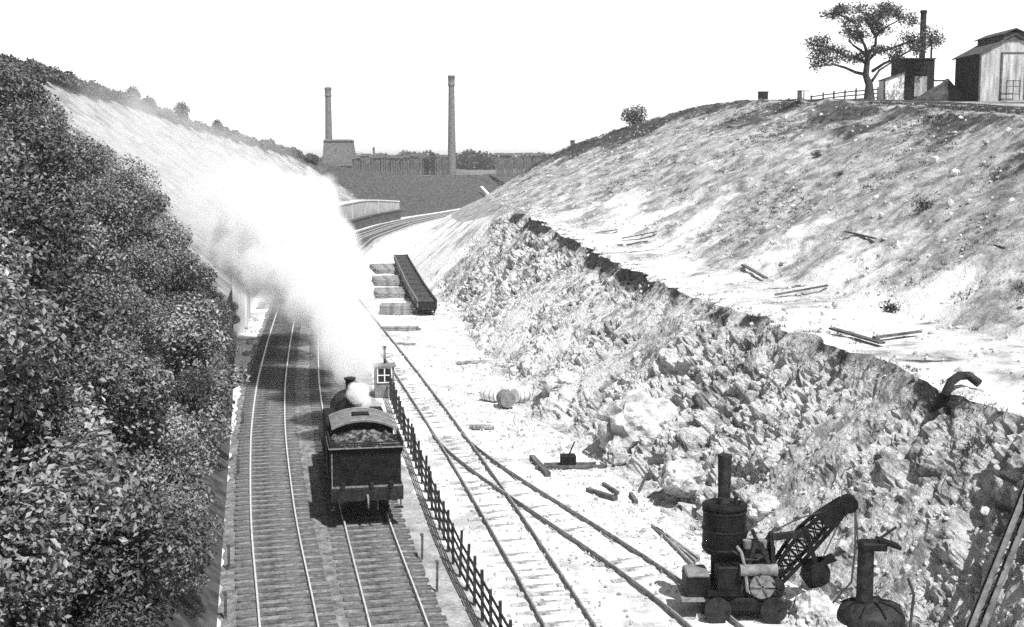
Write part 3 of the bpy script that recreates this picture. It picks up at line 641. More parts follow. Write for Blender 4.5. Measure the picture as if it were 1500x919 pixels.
# ------------------------------------------------------------------ grass tufts (stuff) and single tufts
def grass(name, P, h, seed, m, blades=12, spread=.6):
    rng = np.random.default_rng(seed); P = np.repeat(np.array(P), blades, axis=0); hh = np.repeat(np.array(h), blades); n = len(P)
    P = P + np.stack([rng.normal(0, spread, n) * hh, rng.normal(0, spread, n) * hh, np.full(n, -.04)], 1)
    a = rng.uniform(0, 6.28, n); ln = rng.uniform(.3, 1.3, n); d = np.stack([np.cos(a), np.sin(a), 0 * a], 1); tip = P + d * (ln * hh)[:, None] + np.array([0, 0, 1]) * (hh * rng.uniform(.5, 1, n))[:, None]
    sd = np.stack([-np.sin(a), np.cos(a), 0 * a], 1) * (hh * .09)[:, None]; mid = (P + tip) / 2 + np.array([0, 0, 1]) * (hh * .08)[:, None]
    V = np.stack([P - sd, P + sd, mid + sd * .7, tip + sd * .08, tip - sd * .08, mid - sd * .7], 1).reshape(-1, 3)
    i = np.arange(n)[:, None] * 6; Fq = np.concatenate([i + np.array([[0, 1, 2, 5]]), i + np.array([[5, 2, 3, 4]])])
    lid = np.repeat(rng.random((n, 3)), 6, axis=0); return np_mesh(name, V, Fq, m, attrs={'leafid': lid})
P = []; H = []
for k in range(22000):
    yy_ = random.uniform(34, 200) if random.random() < .8 else random.uniform(60, 125); t = random.random(); x = float(Fx(yy_)) * (1 - t) + (float(Gx(yy_)) + 3) * t
    v = float(fbm(np.array([[x, yy_, height(x, yy_)]]) / 6.5, 4, 91)[0]) * .5 + .22 * max(0, (t - .6) / .4) + (.25 if t > .6 and yy_ > 125 else 0) - .25 * (1 - min(1, t / .3))
    if v + random.gauss(0, .1) < .12: continue
    P.append((x, yy_, height(x, yy_) + .1)); H.append(random.uniform(.06, .22))
for k in range(350):   # fringe hanging over the top of the rock face
    yy_ = random.uniform(34, 116); x = float(Ex(yy_)) + random.gauss(0, .35); P.append((x, yy_, height(x, yy_))); H.append(random.uniform(.05, .2))
print('tufts', len(P))
tag(grass('grass', P, H, 5, M['leafdark']), 'dark tufts of rough grass growing over the right bank and ledge edge', 'grass', kind='stuff')
P = []; H = []
for k in range(14000):
    yi = random.randint(0, FACE.shape[0] - 1); ci = random.randint(2, FACE.shape[1] - 3); p = FACE[yi, ci]
    if p[1] < 27 or p[1] > 116: continue
    q = float(fbm(np.array([p]) / 2.2, 3, 444)[0])
    if q + random.gauss(0, .12) < .1: continue
    P.append(tuple(p)); H.append(random.uniform(.06, .2))
print('weeds', len(P))
tag(grass('weeds', P, H, 6, M['leafdark'], 9, .8), 'dark weeds rooted in the crevices of the cut face', 'weeds', kind='stuff')
def shrublet(px, py, h, lab):
    p = hit(px, py); h *= .55; o = leaf_obj('small_bush', [((0, 0, h * .4), (h, h, h * .7)), ((h * .6, .1, h * .3), (h * .6, h * .6, h * .5))], 420, .055, int(px), M['leafdark'], shell=.9, jit=.08); o.location = p; tag(o, lab.replace('tuft', 'bush'), 'small bush', 'lone dark bushes on the right bank')
shrublet(1303, 460, .75, 'spiky dark tuft standing alone on the white ledge'); shrublet(1350, 306, .9, 'round dark tuft halfway up the right bank'); shrublet(1232, 262, .6, 'small dark tuft on the bare upper right bank')
shrublet(1196, 232, .7, 'dark tuft near the top of the right bank left of the others')

# ================================================================== man-made things
def heading(fx, y, L=1.0): return -math.atan((float(fx(y + L)) - float(fx(y))) / L)
# ------------------------------------------------------------------ tank locomotive, seen from behind
def locomotive():
    y0 = 42.2; rz = -math.atan2(float(TR(y0 + 9)) - float(TR(y0)), 9.0)
    e = empty('steam_locomotive', (float(TR(y0)), y0, 0.02), rz)
    tag(e, 'black tank engine with coal-filled bunker steaming away through the cutting', 'locomotive')
    P = lambda: MB()
    b = P().box((0, 5.3, 1.16), (2.44, 10.3, .1)); b.box((-1.17, 5.3, 1.04), (.04, 10.2, .2)); b.box((1.17, 5.3, 1.04), (.04, 10.2, .2))
    b.box((-.6, 5.3, .8), (.06, 9.6, .62)); b.box((.6, 5.3, .8), (.06, 9.6, .62)); b.build('frame', M['black'], e)
    # bunker: tapered box with flared top
    w = P(); X1 = 1.14; prof = [(0, 1.21, 0), (0, 2.28, 0), (.07, 2.5, .0), (.09, 2.57, 0)]
    ring = []
    for off, z, _ in prof: ring.append([(-X1 - off, .14 - off, z), (X1 + off, .14 - off, z), (X1 + off, 2.1, z), (-X1 - off, 2.1, z)])
    vs = [p for r_ in ring for p in r_]; fs = []
    for i in range(len(ring) - 1):
        for k in range(4): fs.append((i * 4 + k, i * 4 + (k + 1) % 4, (i + 1) * 4 + (k + 1) % 4, (i + 1) * 4 + k))
    fs.append((12, 13, 14, 15)); w.add(vs, fs); bk = w.build('bunker', M['black'], e)
    r_ = P()
    for z in (1.3, 1.75, 2.3):
        for k in range(17): r_.lathe((-1.05 + k * .13, .125, z), [(.014, 0), (.014, .02)], 6, 'Y')
    r_.build('rivets', M['blackiron'], bk)
    t = P().box((0, .115, 1.25), (2.36, .04, .06)).box((0, .02, 2.585), (2.52, .05, .035)); t.bar((-1.25, .05, 2.59), (-1.25, 2.1, 2.59), .03); t.bar((1.25, .05, 2.59), (1.25, 2.1, 2.59), .03)
    t.bar((-1.155, .11, 1.26), (-1.155, .11, 2.4), .035); t.build('beading', M['trim'], e)
    cr = P()
    for z in (2.67, 2.75):
        cr.bar((-1.2, .05, z), (1.2, .05, z), .04); cr.bar((-1.2, .05, z), (-1.2, 2.1, z), .04); cr.bar((1.2, .05, z), (1.2, 2.1, z), .04)
    for x in (-1.2, -.4, .4, 1.2): cr.bar((x, .05, 2.57), (x, .05, 2.77), .04)
    cr.build('coal_rail', M['blackiron'], e)
    # coal heap
    n = 26; V = []; Fq = []
    g = np.stack(np.meshgrid(np.linspace(-1.16, 1.16, n), np.linspace(.1, 2.08, n), indexing='ij'), -1).reshape(-1, 2)
    hgt = 2.5 + .24 * (1 - (g[:, 0] / 1.2) ** 2) * np.clip((g[:, 1]) / .7, 0, 1) + .13 * fbm(np.c_[g * 5, g[:, :1] * 0], 3, 8) + .1 * (voro(np.c_[g * 5, g[:, :1] * 0], 9)[2] - .5)
    idx = np.arange(n * n).reshape(n, n); Fq = np.stack([idx[:-1, :-1], idx[1:, :-1], idx[1:, 1:], idx[:-1, 1:]], -1).reshape(-1, 4)
    np_mesh('coal', np.c_[g, hgt], Fq, M['coal'], e)
    # cab
    c = P().box((0, 2.14, 2.0), (2.1, .05, 1.6)); c.box((0, 4.0, 2.0), (2.1, .05, 1.6))
    for s in (-1, 1):
        c.box((s * 1.05, 3.05, 1.65), (.05, 1.85, .9)); c.box((s * 1.05, 2.35, 2.4), (.05, .42, .86)); c.box((s * 1.05, 3.8, 2.4), (.05, .42, .86))
    n = 13; arc = [(math.sin(a) * 2.3, math.cos(a) * 2.3 - 2.3 + 3.12) for a in np.linspace(-.48, .48, n)]
    for yy in (2.14, 4.0):
        pts = [(x * .97, yy, z - .03) for x, z in arc] + [(1.0, yy, 2.75), (-1.0, yy, 2.75)]; c.add(pts, [tuple(range(len(pts)))])
    cab = c.build('cab', M['black'], e)
    rf = P(); top = [(x, y, z) for y in (1.95, 4.25) for x, z in arc]; bot = [(x, y, z - .05) for y in (1.95, 4.25) for x, z in arc]; vs = top + bot; fs = []
    for k in range(n - 1):
        fs += [(k, k + 1, n + k + 1, n + k), (2 * n + k, 3 * n + k, 3 * n + k + 1, 2 * n + k + 1), (k, 2 * n + k, 2 * n + k + 1, k + 1), (n + k, n + k + 1, 3 * n + k + 1, 3 * n + k)]
    fs += [(0, n, 3 * n, 2 * n), (n - 1, 3 * n - 1, 4 * n - 1, 2 * n - 1)]
    rf.add(vs, fs); roof = rf.build('roof', M['roofgrey'], cab)
    rr = P()
    for y in (1.97, 3.1, 4.22): rr.tube([(x, y, z + .012) for x, z in arc], .025, 6)
    rr.build('roof_rib', M['trim'], cab)
    P().box((0, 3.1, 3.14), (.6, .5, .05)).build('roof_hatch', M['black'], cab)
    # tanks and boiler
    for s in (-1, 1): P().box((s * .9, 5.9, 1.85), (.5, 3.7, 1.28), bev=.05).build('side_tank', M['black'], e)
    P().lathe((0, 4.0, 2.08), [(.72, 0), (.72, 3.95), (.74, 3.95), (.74, 4.05), (.72, 4.05)], 28, 'Y').build('boiler', M['black'], e)
    P().lathe((0, 8.05, 2.08), [(.78, 0), (.78, 1.75), (.72, 1.8)], 28, 'Y').build('smokebox', M['blackiron'], e)
    P().lathe((0, 9.0, 2.78), [(.3, 0), (.2, .1), (.16, .2), (.18, .55), (.23, .6), (.23, .66), (.17, .68)], 20).build('chimney', M['blackiron'], e)
    P().lathe((0, 6.5, 2.74), [(.34, 0), (.3, .1), (.3, .4), (.26, .52), (.15, .6), (.02, .63)], 20).build('dome', M['black'], e)
    P().lathe((0, 4.75, 2.74), [(.26, 0), (.17, .07), (.13, .3), (.18, .42), (.18, .46), (.12, .47)], 16).build('safety_valve', M['trim'], e)
    # running gear
    for y, r in ((1.45, .5), (3.5, .72), (5.35, .72), (7.2, .72), (9.2, .48)):
        wv = P()
        for s in (-1, 1): wv.lathe((s * .72 - .06, y, r), [(r + .03, 0), (r + .03, .03), (r, .04), (r, .13)], 24, 'X'); 
        wv.bar((-.7, y, r), (.7, y, r), .14); wv.build('wheelset', M['blackiron'], e)
    for s in (-1, 1): P().bar((s * .86, 3.5, .6), (s * .86, 7.2, .6), .05, .1).build('coupling_rod', M['trim'], e)
    for yb, dr in ((.0, -1), (10.5, 1)):
        bb = P().box((0, yb + .05, 1.0), (2.4, .1, .42)).build('buffer_beam', M['blackiron'], e)
        for s in (-1, 1):
            P().lathe((s * .87, yb if dr > 0 else yb - .42, 1.03), [(.17, 0), (.17, .035), (.07, .05), (.07, .2), (.12, .22), (.13, .44)] if dr < 0 else [(.13, 0), (.12, .25), (.07, .26), (.07, .4), (.2, .42), (.2, .45)], 18, 'Y').build('buffer', M['blackiron'], bb)
        ck = P().bar((0, yb + dr * .0, .98), (0, yb + dr * .3, .95), .07); ck.tube([(0, yb + dr * .28, .95), (0, yb + dr * .36, .8), (0, yb + dr * .3, .62)], .03, 6); ck.build('coupling_hook', M['trim'], bb)
        P().tube([(.3, yb, .85), (.32, yb + dr * .15, .8), (.32, yb + dr * .2, .5)], .035, 7).build('brake_hose', M['blackiron'], bb)
    for x in (-.8, 0.15, .8):
        P().box((x, .04, 1.31), (.14, .14, .2)).build('lamp_bracket', M['blackiron'], e)
    for s in (-1, 1):
        P().bar((s * 1.12, .1, .5), (s * 1.12, .1, 1.0), .04).box((s * 1.05, .1, .5), (.3, .22, .03)).build('footstep', M['blackiron'], e)
        P().tube([(s * 1.21, 2.0, 1.3), (s * 1.24, 2.0, 1.5), (s * 1.24, 2.0, 2.2), (s * 1.2, 2.0, 2.35)], .018, 6).build('handrail', M['trim'], e)
    return e
locomotive()
# ------------------------------------------------------------------ post-and-rail fence beside the line
fp = [G(a, b, FZ) for a, b in ((712, 919), (662, 822), (604, 671), (580, 610), (572, 585))]
fp = [fp[0] + (fp[0] - fp[1]) * 1.2] + fp
def along(P, step):
    out = []; acc = 0
    for a, b in zip(P[:-1], P[1:]):
        L = (b - a).length
        while acc < L: out.append(a.lerp(b, acc / L)); acc += step
        acc -= L
    return out
def post_fence(label, P, step, h, pw, rails, rw, m, z=None, lean=.02, group=None):
    e = empty('fence', P[0]); tag(e, label, 'fence', group); proto = None; pos = along(P, step); rng = random.Random(5)
    for i, p in enumerate(pos):
        if proto is None: proto = MB().box((0, 0, h / 2 - .1), (pw, pw, h + .2), bev=.012).build('post', m, e); o = proto
        else: o = proto.copy(); COL.objects.link(o); o.parent = e
        o.location = p - P[0]; o.rotation_euler = (rng.gauss(0, lean), rng.gauss(0, lean), rng.uniform(-.1, .1)); o.scale = (1, 1, rng.uniform(.95, 1.08))
    for zr in rails:
        r = MB(); st = 3
        for i in range(0, len(pos) - 1, st):
            a = pos[i] - P[0]; b = pos[min(i + st, len(pos) - 1)] - P[0]; r.bar(a + Vector((-.05, 0, zr + rng.uniform(-.02, .02))), b + Vector((-.05, 0, zr + rng.uniform(-.02, .02))), .035, rw)
        r.build('rail', m, e)
    return e
post_fence('dark four-rail timber fence beside the track the engine runs on', fp, 1.25, 1.32, .085, (.3, .6, .9, 1.2), .085, M['fence'])
sk = [hit(1118, 149, 90, 260), hit(1160, 147, 90, 260), hit(1215, 146, 90, 260), hit(1290, 148, 90, 260)]
sk2 = []
for i, px in enumerate((1108, 1150, 1200, 1245, 1292)):
    Y = 150 - i * 5.5; X = (px - CX) / F * Y; sk2.append(on(X, Y, 0))
post_fence('weathered post and rail fence along the skyline behind the pine', sk2, 2.0, 1.35, .16, (.35, .75, 1.15), .12, M['timber'])
# ------------------------------------------------------------------ lineside hut
def hut():
    p = G(563, 581, FZ); e = empty('lineside_hut', p, .15); tag(e, 'little pale lineside hut with dark window and stovepipe beyond the engine', 'hut')
    b = MB().box((0, 0, .8), (1.0, .9, 1.6)); b.build('wall', M['midpaint'], e)
    MB().box((0, 0, 1.66), (1.2, 1.1, .08)).build('roof', M['roofgrey'], e)
    w = MB().box((0, -.46, 1.2), (.7, .04, .7)).build('window', M['glass'], e)
    f = MB()
    for x in (-.36, .0, .36): f.box((x, -.49, 1.2), (.06, .03, .78))
    for z in (.82, 1.2, 1.58): f.box((0, -.495, z), (.78, .03, .05))
    f.build('frame', M['whitepaint'], w)
    MB().tube([(.05, .3, 1.6), (.05, .3, 2.55)], .06, 8).lathe((.05, .3, 2.5), [(.1, 0), (.1, .1)], 8).build('stovepipe', M['blackiron'], e)
hut()
# ------------------------------------------------------------------ siding wagons
wpath = [G(626, 463, FZ), G(610, 437, FZ), G(598, 412, FZ), G(589, 394, FZ), G(586, 383, FZ)]
wp = along(wpath, 5.0)[:10]
def wagon():
    e = empty('wagon'); L = 4.5; W = 1.5
    c = MB().box((0, L / 2, .5), (W, L, .12)); 
    for s in (-1, 1): c.box((s * (W / 2 - .12), L / 2, .4), (.1, L, .16))
    c.build('underframe', M['black'], e)
    for s in (-1, 1): MB().box((s * W / 2, L / 2, .86), (.07, L, .6)).box((s * W / 2, L / 2, 1.17), (.1, L, .04)).build('side_board', M['midpaint' if s < 0 else 'timber'], e)
    for y in (0.03, L - .03): MB().box((0, y, .82), (W - .07, .06, .5)).box((0, y - .04, 1.02), (W, .04, .1)).build('end_board', M['blackiron'] if y < 1 else M['timber'], e)
    MB().box((0, L / 2, .75), (W - .1, L - .12, .38)).build('load', M['heap'], e)
    for y in (.9, L - .9):
        w = MB()
        for s in (-1, 1): w.lathe((s * .62 - .04, y, .24), [(.26, 0), (.26, .03), (.23, .04), (.23, .09)], 14, 'X')
        w.bar((-.6, y, .24), (.6, y, .24), .08); w.build('wheelset', M['blackiron'], e)
    MB().box((0, -.08, .5), (.9, .12, .18)).build('buffer_beam', M['blackiron'], e)
    return e
w0 = wagon()
for i, p in enumerate(wp):
    t = w0 if i == 0 else copy_tree(w0, kids=list(w0.children)); q = wp[min(i + 1, len(wp) - 1)]; a = wp[max(i - 1, 0)] if i == len(wp) - 1 else p
    d = (q - a) if i < len(wp) - 1 else p - wp[i - 1]; t.location = p + Vector((0, 0, .08)); t.rotation_euler = (0, 0, -math.atan2(d.x, d.y))
    tag(t, 'nearest low spoil wagon of the long rake, its dark end facing the camera' if i == 0 else 'low spoil wagon within the long rake behind the nearest one' if i < len(wp) - 1 else 'farthest low spoil wagon at the tail of the rake', 'wagon', 'spoil wagons standing in the siding')
# ------------------------------------------------------------------ timber stacks
def stack(px, py, nx, nl, L, label, rz=.1, w=.25, h=.15, m='stacktimber'):
    p = G(px, py, FZ); e = empty('timber_stack', p, rz); tag(e, label, 'timber stack', 'stacks of timber in the far siding'); rng = random.Random(px)
    proto = {}
    for k in range(nl):
        for i in range(nx):
            if proto and k == nl - 1 and rng.random() < .35: continue
            if not proto: o = MB().box((0, 0, 0), (L, w * .9, h * .92), bev=.02).build('beam', M[m], e); proto['o'] = o
            else: o = proto['o'].copy(); COL.objects.link(o); o.parent = e
            o.location = (rng.uniform(-.15, .15), (i - nx / 2) * w * 1.05, h / 2 + k * h); o.rotation_euler = (0, 0, rng.gauss(0, .03))
    return e
stack(580, 459, 8, 5, 2.4, 'short timber stack left of the nearest spoil wagon', .05)
stack(572, 432, 20, 3, 2.7, 'wide timber stack behind the short one, left of the wagon rake', .12)
stack(569, 414, 24, 3, 2.8, 'second-farthest timber stack left of the wagon rake', .15)
stack(567, 396, 30, 3, 3.0, 'farthest timber stack left of the wagon rake', .2)
stack(589, 484, 2, 2, 2.6, 'low pile of dark sleepers on the white floor in front of the short stack', .05)
stack(597, 505, 1, 1, 1.4, 'single dark timber lying in front of the low sleeper pile', -.1)
stack(690, 532, 2, 2, 1.8, 'small timber pile at the foot of the rock face behind the barrels', .3)
stack(705, 627, 2, 1, 1.0, 'two short timbers lying between the sidings and the barrels', .1)
# ------------------------------------------------------------------ barrels
def barrel(px, py, rz, label, m, r=.42, L=.95):
    p = G(px, py, FZ); e = empty('barrel', p, rz); tag(e, label, 'barrel', 'barrels lying at the foot of the face')
    MB().lathe((0, -L / 2, r), [(r * .84, 0), (r * .97, L * .25), (r, L * .5), (r * .97, L * .75), (r * .84, L)], 24, 'Y').build('staves', M[m], e)
    for y in (.04, .3, .66, .9): MB().lathe((0, -L / 2 + L * y, r), [(r * (.87 if y in (.04, .9) else 1.0), 0), (r * (.9 if y in (.04, .9) else 1.01), .05)], 24, 'Y').build('hoop', M['trim'], e)
barrel(741, 597, .25, 'grey barrel lying end-on between the two whiter ones', 'midpaint', .44); barrel(719, 588, .9, 'white barrel on the left of the grey one', 'whitepaint', .36); barrel(764, 590, -.8, 'white barrel on the right of the grey one', 'whitepaint', .42)
# ------------------------------------------------------------------ odd timbers and rails on the floor
def beam(name, cat, a, b, w, h, m, label, group=None, lift=.06):
    a = Vector(a) + Vector((0, 0, lift)); b = Vector(b) + Vector((0, 0, lift)); o = MB().bar((0, 0, 0), b - a, w, h).build(name, M[m]); o.location = a; return tag(o, label, cat, group)
g_ = lambda x, y: G(x, y, FZ)
beam('timber_baulk', 'timber', g_(779, 672), g_(803, 698), .22, .2, 'timber', 'dark baulk lying left of the point lever box', 'loose timbers on the floor')
beam('timber_baulk', 'timber', g_(861, 720), g_(902, 733), .2, .16, 'timber', 'dark log on the floor under the huge smooth boulder, the longest there', 'loose timbers on the floor')
beam('timber_baulk', 'timber', g_(884, 711), g_(905, 725), .12, .12, 'timber', 'short log just above the longest log under the huge boulder', 'loose timbers on the floor')
beam('timber_baulk', 'timber', g_(924, 726), g_(932, 738), .14, .14, 'timber', 'stubby dark block right of the two logs', 'loose timbers on the floor')
beam('timber_baulk', 'timber', g_(936, 722), at(948, 696, 47.4), .08, .08, 'timber', 'thin prop leaning on the rock right of the logs', 'loose timbers on the floor')
for i, (a, b, c, d, l) in enumerate(((955, 772, 1024, 822, 'upper loose rail of the three left of the shovel'), (962, 777, 1020, 826, 'middle loose rail of the three left of the shovel'), (975, 789, 1015, 830, 'lower short loose rail of the three left of the shovel'))):
    beam('loose_rail', 'rail', g_(a, b), g_(c, d), .08, .1, 'railold', l, 'loose rails left of the shovel')
def lever_box():
    p = g_(832, 684); e = empty('point_lever', p, .05); tag(e, 'dark point lever box on crossed timbers beside the branch siding', 'point lever')
    MB().box((0, 0, .25), (.62, .5, .5), bev=.03).build('box', M['black'], e)
    for y in (-.25, .2): MB().box((.1, y, .06), (2.9 if y < 0 else 2.1, .16, .12)).build('timber', M['timber'], e)
    MB().bar((0, 0, .4), (.25, -.1, 1.05), .05).build('lever', M['blackiron'], e)
lever_box()
# pegs beside the tracks
def peg(px, py, h, label, px2=None):
    p = G(px, py, -.16); e = MB().bar((0, 0, -.1), (.02, 0, h), .07).box((0, 0, h), (.1, .1, .06)).build('marker_peg', M['timber']); e.location = p; tag(e, label, 'marker peg', 'marker pegs beside the tracks')
peg(618, 820, .8, 'thin marker peg right of the track, the farther of the two beside the fence'); peg(640, 867, .9, 'thin marker peg right of the track, the nearer of the two beside the fence')
peg(335, 834, .75, 'short peg on the strip left of the tracks near the thicket'); peg(349, 697, .65, 'short peg on the left strip midway along the thicket'); peg(330, 905, .7, 'short peg on the left strip at the bottom edge of the view')
peg(356, 622, .6, 'farthest short peg on the strip left of the tracks')
for px0, py0, px1, py1, l in ((331, 832, 357, 831, 'crosswise timber on the left strip beside the nearer peg'), (343, 700, 362, 700, 'crosswise timber on the left strip farther along'), (347, 642, 368, 642, 'farthest crosswise timber on the left strip')):
    beam('cross_timber', 'timber', G(px0, py0, -.16), G(px1, py1, -.16), .16, .1, 'timber', l, 'crosswise timbers on the left strip', .03)
# chalk blocks piled by the retaining wall
for i, (px, py, r, l) in enumerate(((372, 470, .55, 'top white block in the pile by the retaining wall'), (366, 487, .5, 'second white block down the pile by the retaining wall'), (369, 503, .4, 'third white block down the pile by the retaining wall'),
                                    (384, 452, .6, 'farthest white block under the retaining wall'), (364, 520, .35, 'lowest and smallest white block beside the left track'))):
    boulder(px, py, None, r, l, 30 + i, (1.2, .8, .8))
# ------------------------------------------------------------------ retaining walls
def ribbon_wall(name, cat, label, fx, y0, y1, z0, z1f, th, m, cap=None, ribs=None, off=0):
    p0 = Vector((float(fx(y0)) + off, y0, 0)); e = empty(name, p0); tag(e, label, cat); yy = np.arange(y0, y1 + .1, 1.5); V = MB(); C_ = MB(); Rb = MB()
    for a, b in zip(yy[:-1], yy[1:]):
        A = Vector((float(fx(a)) + off, a, 0)) - p0; B = Vector((float(fx(b)) + off, b, 0)) - p0; za, zb = z1f(a), z1f(b); t = (B - A).normalized(); n = Vector((t.y, -t.x, 0)) * th
        vs = [A + Vector((0, 0, z0)), B + Vector((0, 0, z0)), B + Vector((0, 0, zb)), A + Vector((0, 0, za))]; vs += [v - n for v in vs]
        V.add(vs, [(0, 1, 2, 3), (7, 6, 5, 4), (3, 2, 6, 7), (0, 3, 7, 4), (1, 5, 6, 2)])
        if cap: C_.bar(A - n * .5 + Vector((0, 0, za + .12)), B - n * .5 + Vector((0, 0, zb + .12)), th + .25, .22)
    V.build('wall_face', M[m], e)
    if cap: C_.build('coping', M[cap], e)
    if ribs:
        for a in np.arange(y0 + ribs / 2, y1, ribs):
            A = Vector((float(fx(a)) + off, a, 0)) - p0; MB().box(A + Vector((.06, 0, (z0 + z1f(a)) / 2)), (.25, .3, z1f(a) - z0)).build('pier', M[m], e)
    return e
ribbon_wall('retaining_wall', 'retaining wall', 'pale concrete retaining wall with vertical piers beyond the thicket', Cx, 91, 132, -.3, lambda y: 4.2 + .03 * (y - 91), .8, 'concrete', None, 3.2, .5)
ribbon_wall('stone_wall', 'stone wall', 'long grey stone retaining wall on the far bend of the left bank', Cx, 172, 266, -.3, lambda y: 4.2 - 1.2 * max(0, (y - 235) / 31) ** 1.5, 1.2, 'stonewall', 'whitepaint', 22, .4)
ribbon_wall('low_wall', 'low wall', 'low dark wall curving along the track edge on the far bend', lambda y: TL(y) - 2.3, 165, 262, -.3, lambda y: 1.5, .4, 'darkstone', 'timber', None)
# ------------------------------------------------------------------ steam shovel
def shovel():
    p = Vector((6.35, 34.4, FZ)); e = empty('steam_shovel', p, .0); tag(e, 'black steam shovel with tall stack and lattice jib at the foot of the face', 'steam shovel')
    P = lambda: MB()
    b = P().box((-.1, 0, .42), (2.1, 1.66, .22)); b.box((-.1, -.6, .3), (2.3, .12, .3)); b.box((-.1, .6, .3), (2.3, .12, .3)); b.build('undercarriage', M['black'], e)
    for x in (-.85, .65):
        w = P()
        for y in (-.95, .8): w.lathe((x, y, .36), [(.36, 0), (.36, .04), (.3, .05), (.3, .16)], 18, 'Y')
        w.bar((x, -.9, .36), (x, .9, .36), .1); w.build('wheelset', M['blackiron'], e)
    P().lathe((0, 0, .54), [(.85, 0), (.85, .12), (.7, .13)], 28).build('turntable', M['blackiron'], e)
    d = P().box((-.1, 0, .75), (2.0, 1.6, .1)); d.build('deck', M['black'], e)
    bo = P().lathe((-.54, .15, .8), [(.34, 0), (.36, .8), (.52, .85), (.6, .95), (.58, 2.1), (.62, 2.12), (.62, 2.18), (.5, 2.24), (.2, 2.26)], 28).build('boiler', M['black'], e)
    bn = P()
    for z in (1.0, 1.5, 2.0): bn.lathe((-.54, .15, .8 + z), [(.61, 0), (.61, .04)], 28)
    bn.build('boiler_band', M['blackiron'], bo)
    ch = P().lathe((-.56, .15, 3.0), [(.26, 0), (.2, .1), (.17, .2), (.19, 1.2), (.2, 1.36), (.15, 1.37)], 18).build('chimney', M['blackiron'], e)
    P().tube([(-.4, .1, 4.3), (-.2, .1, 4.42), (-.02, .1, 4.36)], .02, 5).build('hook_rod', M['trim'], ch)
    for x, z in ((-.7, .35), (-.28, .45), (-.15, .25)): P().lathe((x, -.1, 3.0), [(.05, 0), (.05, z * .6), (.08, z * .62), (.02, z * .7)], 8).build('valve', M['blackiron'], bo)
    P().lathe((-.25, -.75, 1.42), [(.16, 0), (.16, 1.0)], 18, 'X').build('steam_cylinder', M['midpaint'], e)
    for x in (.0, .42): P().lathe((x, -.35, 1.9), [(.1, 0), (.12, .15), (.12, .22)], 12).build('oil_cup', M['midpaint'], e)
    P().box((.3, .35, 1.3), (1.1, .8, 1.1), bev=.05).build('engine_casing', M['black'], e)
    P().box((-.5, -.45, 1.1), (.7, .5, .75), bev=.04).build('coal_box', M['black'], e)
    P().box((.3, -.5, .95), (1.1, .1, .4)).build('bed_plate', M['blackiron'], e)
    for y in (-.72, .55):
        f = P(); f.bar((-.2, y, .8), (.15, y, 2.15), .1); f.bar((.85, y, .8), (.3, y, 2.15), .1); f.bar((-.1, y, 1.25), (.75, y, 1.25), .09); f.bar((.05, y, 1.8), (.52, y, 1.8), .08); f.build('side_frame', M['blackiron'], e)
    for (x, y, z, r) in ((.35, -.85, 1.0, .38), (.72, -.82, .95, .24), (.05, -.8, 1.05, .18), (.55, .0, 1.55, .3)):
        g = P().lathe((x, y, z), [(r, 0), (r, .09)], 22, 'Y'); g.lathe((x, y - .03, z), [(.08, 0), (.08, .15)], 10, 'Y'); gg = g.build('gear', M['blackiron'], e)
        h = P().lathe((x, y - .012, z), [(r * .9, 0), (r * .9, .01)], 22, 'Y')
        for k in range(6): a = k * math.pi / 3; h.bar((x, y - .03, z), (x + math.cos(a) * r * .85, y - .03, z + math.sin(a) * r * .85), .04)
        h.build('spokes', M['trim'] if r > .3 else M['blackiron'], gg)
    P().lathe((.35, -.6, 1.55), [(.2, 0), (.2, .9)], 18, 'Y').build('winding_drum', M['blackiron'], e)
    pp = P(); pp.tube([(-.3, -.55, 2.0), (-.22, -.75, 1.9), (-.12, -.8, 1.5), (-.05, -.86, .85)], .045, 7); pp.build('steam_pipe', M['trim'], e)
    pp = P(); pp.tube([(-.45, -.6, 1.9), (-.1, -.78, 1.72), (.2, -.78, 1.7), (.5, -.7, 1.9)], .03, 6); pp.tube([(.1, -.5, .85), (.1, -.8, 1.3), (.3, -.9, 1.35)], .03, 6); pp.build('pipework', M['blackiron'], e)
    P().bar((.0, -.88, .8), (-.1, -.5, 1.5), .03).bar((.15, -.88, .8), (.22, -.6, 1.5), .03).build('control_levers', M['trim'], e)
    # water tank / footplate on the left
    t = P().box((-1.33, -.1, .92), (.62, .9, .62), bev=.04).build('water_tank', M['midpaint'], e)
    P().box((-1.33, -.1, .9), (.64, .92, .5)).build('tank_band', M['black'], t)
    P().box((-1.3, -.1, .55), (.95, 1.2, .07)).build('footplate', M['trim'], e)
    # A-frame
    a = P(); a.bar((.75, -.45, .8), (.72, 0, 2.25), .1); a.bar((.75, .45, .8), (.72, 0, 2.25), .1); a.bar((.1, 0, 1.2), (.72, 0, 2.25), .08); a.build('mast', M['black'], e)
    # jib: two lattice sides
    A0, A1 = Vector((.85, 0, .75)), Vector((2.86, .25, 2.95)); ax = (A1 - A0).normalized(); up = Vector((-ax.z, 0, ax.x))
    j = P(); nb = 9
    for y in (-.2, .2):
        for k in range(nb):
            u, v = k / nb, (k + 1) / nb; wd = lambda q: .12 + .52 * math.sin(math.pi * min(1, q * .8 + .12)) ; o = Vector((0, y, 0))
            l0, l1 = A0.lerp(A1, u) + o, A0.lerp(A1, v) + o; t0, t1 = l0 + up * wd(u) * .8, l1 + up * wd(v) * .8; l0 -= up * wd(u) * .1; l1 -= up * wd(v) * .1
            j.bar(l0, l1, .07, .09); j.bar(t0, t1, .07, .09); j.bar(l0, t1, .04); j.bar(t0, l1, .04); j.bar(l0, t0, .04)
